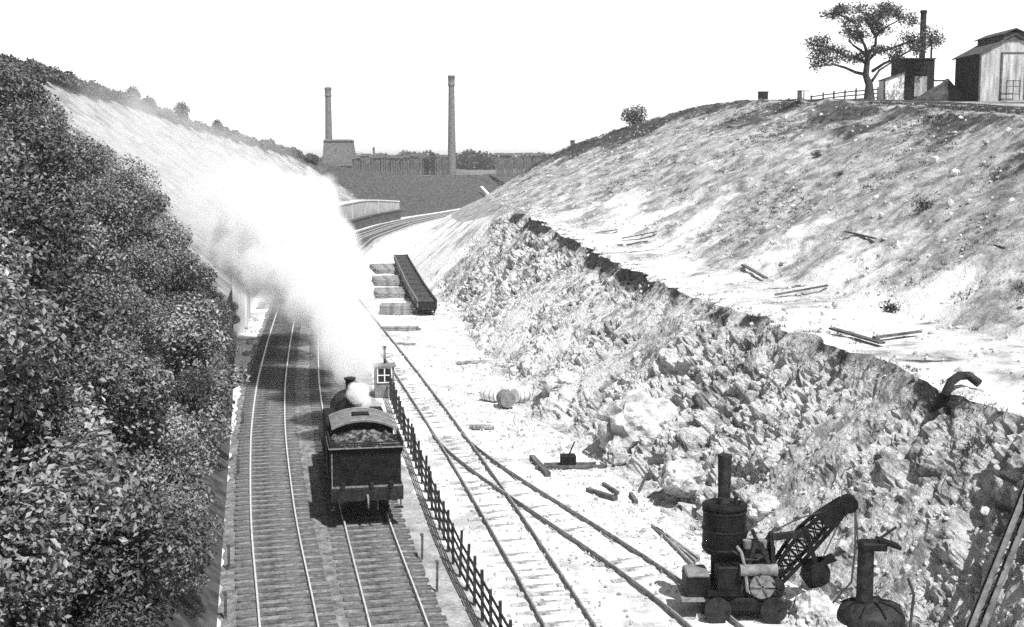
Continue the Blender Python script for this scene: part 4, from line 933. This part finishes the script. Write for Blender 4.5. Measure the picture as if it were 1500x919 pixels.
    for k in range(nb + 1):
        q = A0.lerp(A1, k / nb); j.bar(q + Vector((0, -.2, 0)), q + Vector((0, .2, 0)), .04)
    j.add([A0.lerp(A1, .72) + Vector((0, y, 0)) + up * h for y in (-.22, .22) for h in (.0, .5)] + [A1 + Vector((0, y, 0)) + up * h for y in (-.22, .22) for h in (-.05, .22)],
          [(0, 1, 5, 4), (2, 6, 7, 3), (1, 3, 7, 5), (0, 4, 6, 2)])
    jb = j.build('jib', M['black'], e)
    P().lathe(A1 + Vector((0, -.16, .02)), [(.24, 0), (.24, .05), (.2, .06), (.2, .24), (.24, .25), (.24, .3)], 20, 'Y').build('jib_pulley', M['black'], jb)
    s = P(); s.bar((.75, -.05, 2.12), (1.62, -.05, 2.22), .16, .17); s.build('dipper_arm', M['blackiron'], e)
    s = P(); s.bar((1.55, -.35, 2.45), (1.95, -.35, 1.25), .1, .12); s.build('dipper_stick', M['black'], e)
    bk = P(); vs = []
    for z, r, ox in ((1.5, .3, 0), (1.15, .42, .05), (.85, .3, .15)):
        for k in range(8): a_ = k * math.pi / 4 + .39; vs.append((1.85 + ox + r * math.cos(a_), -.2 + r * .9 * math.sin(a_), z + .1 * math.cos(a_)))
    fs = [(i * 8 + k, i * 8 + (k + 1) % 8, (i + 1) * 8 + (k + 1) % 8, (i + 1) * 8 + k) for i in range(2) for k in range(8)] + [tuple(range(16, 24))]
    bk.add(vs, fs)
    for k in range(4): bk.bar((2.15, -.45 + k * .16, 1.5), (2.4, -.5 + k * .18, 1.62), .05)
    bk.build('bucket', M['black'], e)
    r = P(); r.tube([(.72, 0, 2.25), (1.5, .1, 2.6), A1], .02, 5); r.tube([A1 + Vector((.2, 0, 0)), (3.0, -.1, 1.8), (2.9, -.2, .9), (2.4, -.2, .3)], .03, 5); r.tube([A1 + Vector((.22, .1, 0)), (3.15, .1, 1.6), (3.2, .1, .5)], .02, 5); r.tube([A1, (2.1, -.2, 1.6)], .02, 5); r.build('hoist_rope', M['rope'], e)
    return e
shovel()
# ------------------------------------------------------------------ second machine with canopy and capped pipe
def stove_machine():
    p = Vector((8.66, 30.2, FZ)); e = empty('portable_boiler', p); tag(e, 'dark upright boiler with domed canopy and hooded stack at the lower right', 'boiler')
    P = lambda: MB()
    P().lathe((0, 0, .2), [(.55, 0), (.55, 1.2)], 20).build('firebox', M['black'], e)
    P().lathe((0, 0, 1.3), [(.8, 0), (.8, .12), (.74, .28), (.5, .42), (.2, .48)], 28).build('canopy', M['blackiron'], e)
    cr = P()
    for k in range(8): a = k * math.pi / 4 + .2; cr.tube([(.18 * math.cos(a), .18 * math.sin(a), 1.82), (.52 * math.cos(a), .52 * math.sin(a), 1.74), (.76 * math.cos(a), .76 * math.sin(a), 1.6)], .022, 5)
    cr.build('canopy_rib', M['black'], e)
    ch = P().lathe((-.17, 0, 1.75), [(.2, 0), (.2, .3), (.19, 1.35)], 18).build('chimney', M['blackiron'], e)
    h = P(); h.box((-.02, 0, 3.16), (.62, .45, .2), bev=.04); h.bar((.1, 0, 3.3), (.62, 0, 3.12), .4, .08); h.build('hood', M['black'], ch)
    P().bar((.05, 0, 3.25), (.52, -.05, 3.62), .05).build('damper_rod', M['blackiron'], ch)
    w = P()
    for x in (-.6, .52): w.lathe((x, -.1, .35), [(.35, 0), (.35, .08)], 18, 'X')
    w.bar((-.6, -.1, .35), (.6, -.1, .35), .08); w.build('wheelset', M['blackiron'], e)
    P().tube([(.9, .1, 2.3), (1.05, .1, 1.9), (1.0, .1, 1.2), (.95, 0, .4)], .035, 6).build('hose', M['rope'], e)
stove_machine()
def crane_beam():
    a = at(1396, 1010, 28.0); b = at(1556, 606, 31.2); e = empty('lattice_beam', a); tag(e, 'grey lattice beam leaning up the face at the right edge', 'lattice beam'); d = b - a; L = d.length; t = d.normalized()
    r = Vector((0, 1, 0)).cross(t).normalized() * .13; up = t.cross(r).normalized() * .18
    c = MB()
    for s in (-1, 1): c.bar(r * s, d + r * s, .09, .12)
    c.build('chord', M['midpaint'], e); c = MB()
    for s in (-1, 1): c.bar(r * s + up, d + r * s + up, .06, .06)
    c.build('handrail', M['blackiron'], e); k = 0; c = MB(); n = 16
    for i in range(n): c.bar(d * (i / n) - r, d * ((i + 1) / n) + r, .035); c.bar(d * (i / n) + r, d * (i / n) + r + up * 2.2, .035)
    c.build('lacing', M['blackiron'], e); MB().box(d * .66, (.2, .3, .4)).build('gusset', M['black'], e)
crane_beam()
def spoil():  # added smooth mound standing in for grey foreground haze
    n = 60; g = np.stack(np.meshgrid(np.linspace(-3, 3, n), np.linspace(-3, 3, n), indexing='ij'), -1).reshape(-1, 2); r = np.sqrt((g[:, 0] / 2.6) ** 2 + (g[:, 1] / 2.8) ** 2) * (1 + .1 * fbm(np.c_[g * .8, g[:, :1] * 0], 2, 3))
    hh = 2.3 * np.clip(1 - r, 0, 1) + .06 * fbm(np.c_[g * 2, g[:, :1] * 0], 4, 8) - .4 * (r > .98); idx = np.arange(n * n).reshape(n, n)
    Fq = np.stack([idx[:-1, :-1], idx[1:, :-1], idx[1:, 1:], idx[:-1, 1:]], -1).reshape(-1, 4); o = np_mesh('haze_heap', np.c_[g, hh], Fq, M['cess'], smooth=True); o.location = (12.6, 30.6, FZ); tag(o, 'smooth grey heap added in place of foreground haze in the bottom right corner', 'heap')
spoil()
# ------------------------------------------------------------------ planks and pipe on the ledge
LG = 'planks scattered on the ledge'
for a, b, c, d, w, l in ((1088, 395, 1122, 412, .2, 'short dark plank near the far end of the white ledge'), (1218, 487, 1292, 509, .26, 'long dark plank at the ledge edge above the steam shovel'), (1280, 501, 1348, 492, .2, 'plank pointing right beyond the long dark plank on the ledge'),
                         (1135, 437, 1212, 425, .16, 'thin plank lying right of the short dark plank on the ledge'), (872, 344, 905, 341, .25, 'farthest dark plank at the tip of the ledge'), (912, 353, 962, 344, .25, 'dark plank just right of the farthest one at the ledge tip'),
                         (1240, 345, 1282, 355, .14, 'thin plank low on the bank above the ledge'), (1458, 366, 1500, 380, .16, 'dark plank on the bank at the right edge of the view')):
    p, q = hit(a, b), hit(c, d); beam('plank', 'plank', p, q, w, .07, 'timber', l, LG, .14)
pp = [hit(1384, 592), hit(1392, 582), hit(1404, 574), hit(1418, 571), hit(1434, 572)]; o = MB().tube([q - pp[0] + Vector((0, 0, .2 + .25 * math.sin(i * .8))) for i, q in enumerate(pp)], .13, 10).build('bent_pipe', M['blackiron']); o.location = pp[0]; tag(o, 'bent black pipe curving over the edge of the ledge', 'pipe')
# ------------------------------------------------------------------ buildings on the right skyline
def shed():
    X, Y = 37.3, 105.0; z = height(X, Y); W, D, Hh, A = 5.3, 5.8, 3.85, 5.3; e = empty('wooden_shed', (X, Y, z)); tag(e, 'big wooden shed with pale boarded front and raised ridge roof at the right edge', 'shed')
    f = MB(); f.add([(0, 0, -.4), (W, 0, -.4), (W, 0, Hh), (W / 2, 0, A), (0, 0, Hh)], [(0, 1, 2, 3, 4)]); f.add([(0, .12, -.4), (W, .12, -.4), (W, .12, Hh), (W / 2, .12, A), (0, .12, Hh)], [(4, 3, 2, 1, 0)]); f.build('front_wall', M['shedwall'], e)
    MB().box((.05, D / 2 + .08, Hh / 2 - .2), (.1, D - .1, Hh + .4)).build('side_wall', M['darkwall'], e); MB().box((W - .05, D / 2 + .08, Hh / 2 - .2), (.1, D - .1, Hh + .4)).build('side_wall', M['darkwall'], e)  # side walls have their shade painted in as near-black boards
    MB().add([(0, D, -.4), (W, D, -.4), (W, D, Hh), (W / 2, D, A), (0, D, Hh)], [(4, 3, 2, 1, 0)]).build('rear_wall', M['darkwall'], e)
    for s in (-1, 1):
        xe = -.25 if s < 0 else W + .25; ze = Hh - .13; MB().add([(xe, -.2, ze), (W / 2, -.2, A), (W / 2, D + .2, A), (xe, D + .2, ze), (xe, -.2, ze - .1), (W / 2, -.2, A - .1), (W / 2, D + .2, A - .1), (xe, D + .2, ze - .1)],
            [(0, 1, 2, 3), (7, 6, 5, 4), (0, 4, 5, 1), (3, 2, 6, 7), (0, 3, 7, 4)]).build('roof', M['shedroof'], e)
    m = MB(); zz = A - .35
    m.box((W / 2, D / 2, zz + .1), (1.7, D + .2, .6)); v = m.build('ridge_vent', M['shedroof'], e)
    for s in (-1, 1): MB().add([(W / 2 + s * 1.1, -.3, zz + .28), (W / 2, -.3, zz + .75), (W / 2, D + .3, zz + .75), (W / 2 + s * 1.1, D + .3, zz + .28), (W / 2 + s * 1.1, -.3, zz + .2), (W / 2, -.3, zz + .67), (W / 2, D + .3, zz + .67), (W / 2 + s * 1.1, D + .3, zz + .2)],
            [(0, 1, 2, 3), (7, 6, 5, 4), (0, 4, 5, 1), (3, 2, 6, 7), (0, 3, 7, 4)]).build('vent_roof', M['shedroof'], v)
    dr = MB().box((2.65, -.04, 1.85), (1.75, .05, 3.7)).build('door', M['shedwall'], e)
    g = MB()
    for x in (1.72, 3.58): g.box((x, -.05, 1.85), (.14, .08, 3.7))
    g.box((2.65, -.05, 3.75), (2.0, .08, .14)); g.build('door_frame', M['timber'], dr)
    g = MB()
    for z_ in (.5, 1.1, 1.55): g.box((2.5, -.3, z_), (1.1, .05, .06))
    for x in (1.98, 2.5, 3.03): g.box((x, -.3, .8), (.06, .05, 1.6))
    o = g.build('trestle', M['timber']); o.location = (X, Y - .3, z); tag(o, 'dark wooden trestle leaning against the shed doors', 'trestle')
    g = MB().box((.0, -.06, Hh / 2 - .1), (.14, .12, Hh + .5)); g.build('corner_post', M['timber'], e)
shed()
def engine_house():
    Y = 112.0; X = (1310 - CX) / F * Y; z = height(X + 1.5, Y) - .05; s = Y / F; e = empty('engine_house', (X, Y, z)); tag(e, 'black winding engine house with tall stack beside the pine', 'engine house')
    zt = CAMZ + (HZ - 90) * s - z
    MB().box((1.48, 1.4, zt / 2 - .2), (2.9, 2.8, zt + .4)).build('wall', M['darkwall'], e)
    MB().box((1.48, 1.4, zt + .04), (3.1, 3.0, .1)).build('roof', M['shedroof'], e)
    MB().box((1.78, -.04, 1.25), (1.05, .06, 1.7)).build('door', M['shedwall'], e)
    MB().lathe((2.1, .9, zt), [(.3, 0), (.26, .1), (.25, 3.9), (.3, 3.95), (.3, 4.15)], 16).build('chimney', M['blackiron'], e)
    MB().tube([(2.85, .8, zt), (2.85, .8, zt + 1.7)], .09, 8).build('vent_pipe', M['blackiron'], e)
    a = MB(); h0 = 1.75; h1 = 2.35; a.add([(-1.35, -.3, -.3), (.3, -.3, -.3), (.3, -.3, h1), (-1.35, -.3, h0), (-1.35, 1.5, -.3), (.3, 1.5, -.3), (.3, 1.5, h1), (-1.35, 1.5, h0)],
          [(0, 1, 2, 3), (5, 4, 7, 6), (4, 0, 3, 7), (1, 5, 6, 2), (3, 2, 6, 7)]); l = a.build('lean_to', M['whitepaint'], e)
    MB().bar((-1.45, .6, h0 + .02), (.35, .6, h1 + .06), 2.0, .08).build('lean_to_roof', M['shedroof'], l)
    MB().box((-1.37, -.33, h0 / 2 - .1), (.12, .08, h0 + .2)).build('lean_to_post', M['timber'], l)
    MB().box((3.6, 1.0, zt - 1.75), (1.9, .2, .14)).build('crossbeam', M['timber'], e)
    # ash heap
    n = 40; g = np.stack(np.meshgrid(np.linspace(-3.2, 3.2, n), np.linspace(-2.4, 2.4, n), indexing='ij'), -1).reshape(-1, 2); r = np.sqrt((g[:, 0] / 3.0) ** 2 + (g[:, 1] / 2.2) ** 2)
    hh = 1.75 * np.clip(1 - r, 0, 1) ** .9 + .4 * fbm(np.c_[g * 1.6, g[:, :1] * 0], 4, 8) * np.clip(1.1 - r, 0, 1) - .35 * (r > .98)
    idx = np.arange(n * n).reshape(n, n); Fq = np.stack([idx[:-1, :-1], idx[1:, :-1], idx[1:, 1:], idx[:-1, 1:]], -1).reshape(-1, 4)
    xh = (1380 - CX) / F * 110; o = np_mesh('ash_heap', np.c_[g, hh], Fq, M['heap']); o.location = (xh, 110.2, height(xh, 110.2) - .1); tag(o, 'dark ash and spoil heap between the engine house and the shed', 'heap')
engine_house()
tY = lambda y: Gx(y) + 2.6
track('old contractor track running along the brink in front of the shed', tY, 60, 112, 1.0, .16, .06, 1.7, .95, M['oldsleeper'], M['railold'], zf=lambda x, y: height(x, y) + .08, miss=.2, jit=.8)
def block(name, cat, px, Y, w, d, h, m, label, top=None, lid='shedroof'):
    x = (px - CX) / F * Y; e = empty(name, (x, Y, height(x, Y))); tag(e, label, cat); MB().box((0, 0, h / 2 - .3), (w, d, h + .6), bev=.03).build('body', M[m], e); MB().box((0, 0, h + .05), (w * 1.12, d * 1.12, .1)).build('lid', M[lid], e); return e
block('tool_box', 'tool box', 1113, 128, .85, .8, .95, 'darkwall', 'small dark tool box standing on the skyline left of the fence')
block('water_butt', 'water butt', 1176, 122, .55, .5, .95, 'whitepaint', 'small white tank standing in front of the skyline fence', lid='whitepaint')
block('wooden_box', 'box', 1166, 123, .35, .5, .9, 'timber', 'narrow dark box just left of the white tank')
block('brick_pier', 'pier', 838, 176, .6, .5, .7, 'brickdark', 'tiny dark pier on the right bank skyline below the round bush', lid='brickdark')
p = hit(712, 281, 150, 420); beam('white_board', 'board', at(705, 274, p.y - 6), at(718, 288, p.y - 8), .9, .3, 'whitepaint', 'white board lying on the far bank just left of the right bank outline')
# ------------------------------------------------------------------ brickworks
def stack_ch(px, Y, ytop, ybot, w0, w1, label, m, sq=False):
    x = (px - CX) / F * Y; e = empty('brick_chimney', (x, Y, 6.5)); tag(e, label, 'chimney', 'brickworks chimneys'); zt = CAMZ + (HZ - ytop) / F * Y - 6.5; r0 = w0 / F * Y / 2; r1 = w1 / F * Y / 2; n = 8 if sq else 16
    MB().lathe((0, 0, -1), [(r0 * 1.08, 0), (r0 * 1.08, 3), (r0, 3.1), (r1, zt - 2.2)], n, sm=not sq).build('shaft', M[m], e)
    MB().lathe((0, 0, zt - 3.2), [(r1, 0), (r1 * 1.22, .3), (r1 * 1.22, .7), (r1 * 1.1, .9), (r1 * 1.15, 2.4), (r1 * 1.25, 2.5), (r1 * 1.25, 3.0), (r1 * .9, 3.2)], n, sm=not sq).build('cap', M[m], e)
stack_ch(662.5, 375, 113, 255, 12, 8.6, 'taller dark brick chimney on the right of the brickworks', 'brickmid'); stack_ch(484, 430, 130, 222, 11.5, 8.6, 'shorter paler brick chimney rising behind the kiln building', 'brickmid', True)
stack_ch(549, 420, 216, 240, 3.2, 2.6, 'tiny chimney like a post between the two tall brick chimneys', 'brickdark')
def kiln():
    Y = 425; s = Y / F; x0 = (473 - CX) * s; x1 = (521 - CX) * s; zt = CAMZ + (HZ - 207) * s; e = empty('kiln_building', (x0, Y, 6.5)); tag(e, 'blocky kiln building with sloping end at the foot of the paler chimney', 'building'); w = x1 - x0; h = zt - 6.5
    MB().add([(0, 0, 0), (w, 0, 0), (w, 9, 0), (0, 9, 0), (.6, 1, h), (w - 1.1, 1, h), (w - 1.1, 8, h), (.6, 8, h)], [(0, 3, 2, 1), (0, 1, 5, 4), (1, 2, 6, 5), (2, 3, 7, 6), (3, 0, 4, 7)]).build('wall', M['brickmid'], e)
    MB().add([(.3, .6, h), (w - .8, .6, h), (w - .8, 8.4, h), (.3, 8.4, h), (.9, 1.2, h + .5), (w - 1.6, 1.2, h + .5), (w - 1.6, 7.8, h + .5), (.9, 7.8, h + .5)], [(0, 1, 5, 4), (1, 2, 6, 5), (2, 3, 7, 6), (3, 0, 4, 7), (4, 5, 6, 7), (3, 2, 1, 0)]).build('roof', M['brickdark'], e)
    for k in range(3): MB().box((2 + k * 3, .25 , 3.0), (1.2, .7, 1.8)).build('kiln_mouth', M['darkwall'], e)
kiln()
rng = random.Random(4)
def bstack(px, Y, w, h, label, group):
    x = (px - CX) / F * Y; e = empty('brick_stack', (x, Y, 6.8)); tag(e, label, 'brick stack', group); b = MB(); n = 4
    for i in range(n):
        hh = h * rng.uniform(.88, 1.06); b.box((-w / 2 + (i + .5) * w / n, 0, hh / 2), (w / n * rng.uniform(.8, .97), rng.uniform(2.4, 3), hh))
    b.build('bricks', M['brickdark'], e)
    MB().add([(-w / 2 - .1, -1.7, h), (w / 2 + .1, -1.7, h), (w / 2 + .1, 1.7, h), (-w / 2 - .1, 1.7, h), (-w / 2, 0, h + .7), (w / 2, 0, h + .7)], [(0, 1, 5, 4), (2, 3, 4, 5), (0, 4, 3), (1, 2, 5), (3, 2, 1, 0)]).build('cover', M['shedroof'], e)
for i, px in enumerate(np.arange(524, 654, 14.2)): bstack(px, 388 + rng.uniform(-2, 2), 2.65, 5.2 + rng.uniform(-.3, .5), 'covered brick stack in the long dark row between the two tall chimneys', 'brick stacks between the chimneys')
for i, px in enumerate((732.5, 746, 760, 774, 787)): bstack(px, 372 + rng.uniform(-1, 1), 2.5, 5.7 + rng.uniform(-.2, .3), 'covered brick stack in the short block right of the taller chimney', 'brick stacks right of the chimneys')
def long_shed(px0, px1, Y, h, label, m='brickdark'):
    x0 = (px0 - CX) / F * Y; x1 = (px1 - CX) / F * Y; w = x1 - x0; e = empty('drying_shed', (x0, Y, 6.8)); tag(e, label, 'shed'); MB().box((w / 2, 2, h / 2 - .2), (w, 4, h + .4)).build('wall', M[m], e)
    MB().add([(-.3, -.4, h), (w + .3, -.4, h), (w + .3, 4.4, h), (-.3, 4.4, h), (0, 2, h + 1.3), (w, 2, h + 1.3)], [(0, 1, 5, 4), (2, 3, 4, 5), (0, 4, 3), (1, 2, 5), (3, 2, 1, 0)]).build('roof', M['shedroof'], e)
    for k in range(int(w / 3)): MB().box((1.5 + k * 3, -.08, h / 2 - .2), (.3, .16, h + .2)).build('post', M['darkwall'], e)
long_shed(412, 516, 400, 2.6, 'long low drying shed left of the kiln building on the brickworks edge')
bd = post_fence('thin far fence along the top of the dark bank below the brickworks', [on(-38.5, 345, 0), on(-12, 358, 0), on(-2, 372, 0), on(4, 384, 0)], 3.0, 1.5, .2, (.6, 1.2), .16, M['timber'])
# ------------------------------------------------------------------ steam
def steam(name, blobs, label, dens, nscale, thr, step, aniso=0.0):
    """one closed mesh round the plume; the vapour's density falls off from soft cores along it and is broken up by noise"""
    B = [(Vector(c), r, wt) for c, r, wt in blobs]; bmx = bmesh.new()
    for c, r, wt in B: bmesh.ops.create_icosphere(bmx, subdivisions=2, radius=r * 1.25, matrix=Matrix.Translation(c))
    res = bmesh.ops.convex_hull(bmx, input=bmx.verts[:]); hv = set(g for g in res['geom'] if isinstance(g, bmesh.types.BMVert))
    bmesh.ops.delete(bmx, geom=[v for v in bmx.verts if v not in hv], context='VERTS')
    me = bpy.data.meshes.new(name)
    # keep hull faces only
    bad = [f for f in bmx.faces if f not in set(g for g in res['geom'] if isinstance(g, bmesh.types.BMFace))]
    bmesh.ops.delete(bmx, geom=bad, context='FACES_ONLY'); bmesh.ops.recalc_face_normals(bmx, faces=bmx.faces[:]); bmx.to_mesh(me); bmx.free()
    o = bpy.data.objects.new(name, me); COL.objects.link(o); m, N, L = new_mat(name); N.remove(N['Principled BSDF']); tc = nd(N, 'ShaderNodeTexCoord')
    nz = nd(N, 'ShaderNodeTexNoise'); nz.inputs['Scale'].default_value = nscale; nz.inputs['Detail'].default_value = 4; nz.inputs['Roughness'].default_value = .55; L.new(tc.outputs['Object'], nz.inputs['Vector'])
    acc = None
    for c, r, wt in B:
        sb = nd(N, 'ShaderNodeVectorMath', operation='DISTANCE'); L.new(tc.outputs['Object'], sb.inputs[0]); sb.inputs[1].default_value = c
        q = nd(N, 'ShaderNodeMapRange'); q.inputs[1].default_value = 0; q.inputs[2].default_value = r * 1.22; q.inputs[3].default_value = 1; q.inputs[4].default_value = 0; L.new(sb.outputs['Value'], q.inputs[0])
        ad = nd(N, 'ShaderNodeMath', operation='MULTIPLY_ADD'); L.new(nz.outputs[0], ad.inputs[0]); ad.inputs[1].default_value = 1.6; L.new(q.outputs[0], ad.inputs[2])
        s2 = nd(N, 'ShaderNodeMapRange'); s2.inputs[1].default_value = thr; s2.inputs[2].default_value = thr + .2; s2.inputs[3].default_value = 0; s2.inputs[4].default_value = wt; L.new(ad.outputs[0], s2.inputs[0])
        ml = nd(N, 'ShaderNodeMath', operation='MULTIPLY'); L.new(s2.outputs[0], ml.inputs[0]); sm = nd(N, 'ShaderNodeMapRange'); sm.inputs[1].default_value = 0; sm.inputs[2].default_value = .2; L.new(q.outputs[0], sm.inputs[0]); L.new(sm.outputs[0], ml.inputs[1])
        if acc is None: acc = ml
        else: mx = nd(N, 'ShaderNodeMath', operation='MAXIMUM'); L.new(acc.outputs[0], mx.inputs[0]); L.new(ml.outputs[0], mx.inputs[1]); acc = mx
    dn = nd(N, 'ShaderNodeMath', operation='MULTIPLY'); L.new(acc.outputs[0], dn.inputs[0]); dn.inputs[1].default_value = dens
    pv = nd(N, 'ShaderNodeVolumePrincipled'); pv.inputs['Color'].default_value = grey(1.0); pv.inputs['Anisotropy'].default_value = aniso; L.new(dn.outputs[0], pv.inputs['Density']); L.new(pv.outputs[0], N['Material Output'].inputs['Volume'])
    m.cycles.volume_step_rate = step; me.materials.append(m); tag(o, label, 'steam', kind='stuff'); return o
bl = [(505, 548, 51.6, .55, 1), (512, 532, 52.4, 1.0, 1), (514, 508, 54.5, 1.3, 1), (506, 476, 58, 1.6, 1), (485, 440, 63, 2.1, 1), (470, 412, 67, 2.4, 1), (440, 390, 69, 3.1, 1), (402, 352, 76, 3.8, 1), (425, 318, 82, 3.3, 1),
      (345, 318, 84, 3.8, .25), (300, 275, 92, 4.2, .06), (235, 218, 102, 5.0, .06), (165, 175, 112, 5.0, .03), (470, 312, 84, 1.8, .5), (345, 262, 95, 4.6, .07)]
steam('steam_plume', [(at(a, b, Y), r, w) for a, b, Y, r, w in bl], 'big white plume of steam trailing back and up to the left from the engine', 1.2, .42, .97, .35)
steam('steam_puff', [(at(a, b, 47.2 + i * .1), r, 1) for i, (a, b, r) in enumerate(((533, 600, .2), (531, 588, .3), (524, 576, .4)))], 'small white puff blowing off the engine safety valve', 6, 1.6, .85, .5)
# ------------------------------------------------------------------ sky and sun
AZ, EL = R(149), R(58)
sd_ = Vector((math.sin(AZ) * math.cos(EL), math.cos(AZ) * math.cos(EL), math.sin(EL)))
W = bpy.data.worlds.new('World'); S.world = W; W.use_nodes = True; N = W.node_tree.nodes; L = W.node_tree.links
sky = N.new('ShaderNodeTexSky'); sky.sky_type = 'NISHITA'; sky.sun_disc = False; sky.sun_elevation = EL; sky.sun_rotation = AZ; sky.dust_density = 4.0; sky.air_density = 1.0; sky.ozone_density = 1.0
sky.dust_density = 2.0
bw = N.new('ShaderNodeRGBToBW'); L.new(sky.outputs[0], bw.inputs[0])
# pale summer haze low in the sky, thinning out overhead
tcw = N.new('ShaderNodeTexCoord'); sx = N.new('ShaderNodeSeparateXYZ'); L.new(tcw.outputs['Generated'], sx.inputs[0])
hz = N.new('ShaderNodeMapRange'); hz.interpolation_type = 'SMOOTHSTEP'; hz.inputs[1].default_value = .13; hz.inputs[2].default_value = .3; hz.inputs[3].default_value = 10.5; hz.inputs[4].default_value = 0.0
L.new(sx.outputs['Z'], hz.inputs[0]); ad = N.new('ShaderNodeMath'); ad.operation = 'ADD'; L.new(bw.outputs[0], ad.inputs[0]); L.new(hz.outputs[0], ad.inputs[1])
L.new(ad.outputs[0], N['Background'].inputs[0]); N['Background'].inputs[1].default_value = .075
# summer haze
HS = MB().box((100, 4800, 14.7), (9000, 10400, 34.6)); 
hm, HN, HL = new_mat('haze'); HN.remove(HN['Principled BSDF']); pv = HN.new('ShaderNodeVolumePrincipled'); pv.inputs['Color'].default_value = grey(1); pv.inputs['Density'].default_value = .00028; pv.inputs['Anisotropy'].default_value = .3
HL.new(pv.outputs[0], HN['Material Output'].inputs['Volume']); tag(HS.build('haze', hm), 'thin pale summer haze hanging over the whole cutting', 'haze', kind='stuff')
sl = bpy.data.lights.new('sun', 'SUN'); sl.energy = 5.0; sl.angle = R(.5); sl.color = (1, 1, 1)
so = bpy.data.objects.new('sun', sl); COL.objects.link(so); so.rotation_euler = (-sd_).to_track_quat('-Z', 'Y').to_euler()
S.view_settings.view_transform = 'Standard'; S.view_settings.look = 'None'; S.view_settings.exposure = 0.5; S.view_settings.gamma = 1
S.render.engine = 'CYCLES'; c = S.cycles; c.max_bounces = 10; c.diffuse_bounces = 3; c.glossy_bounces = 2; c.transparent_max_bounces = 16; c.volume_bounces = 8; c.use_denoising = DENOISE; c.use_adaptive_sampling = True; c.adaptive_threshold = .02; c.volume_max_steps = 512
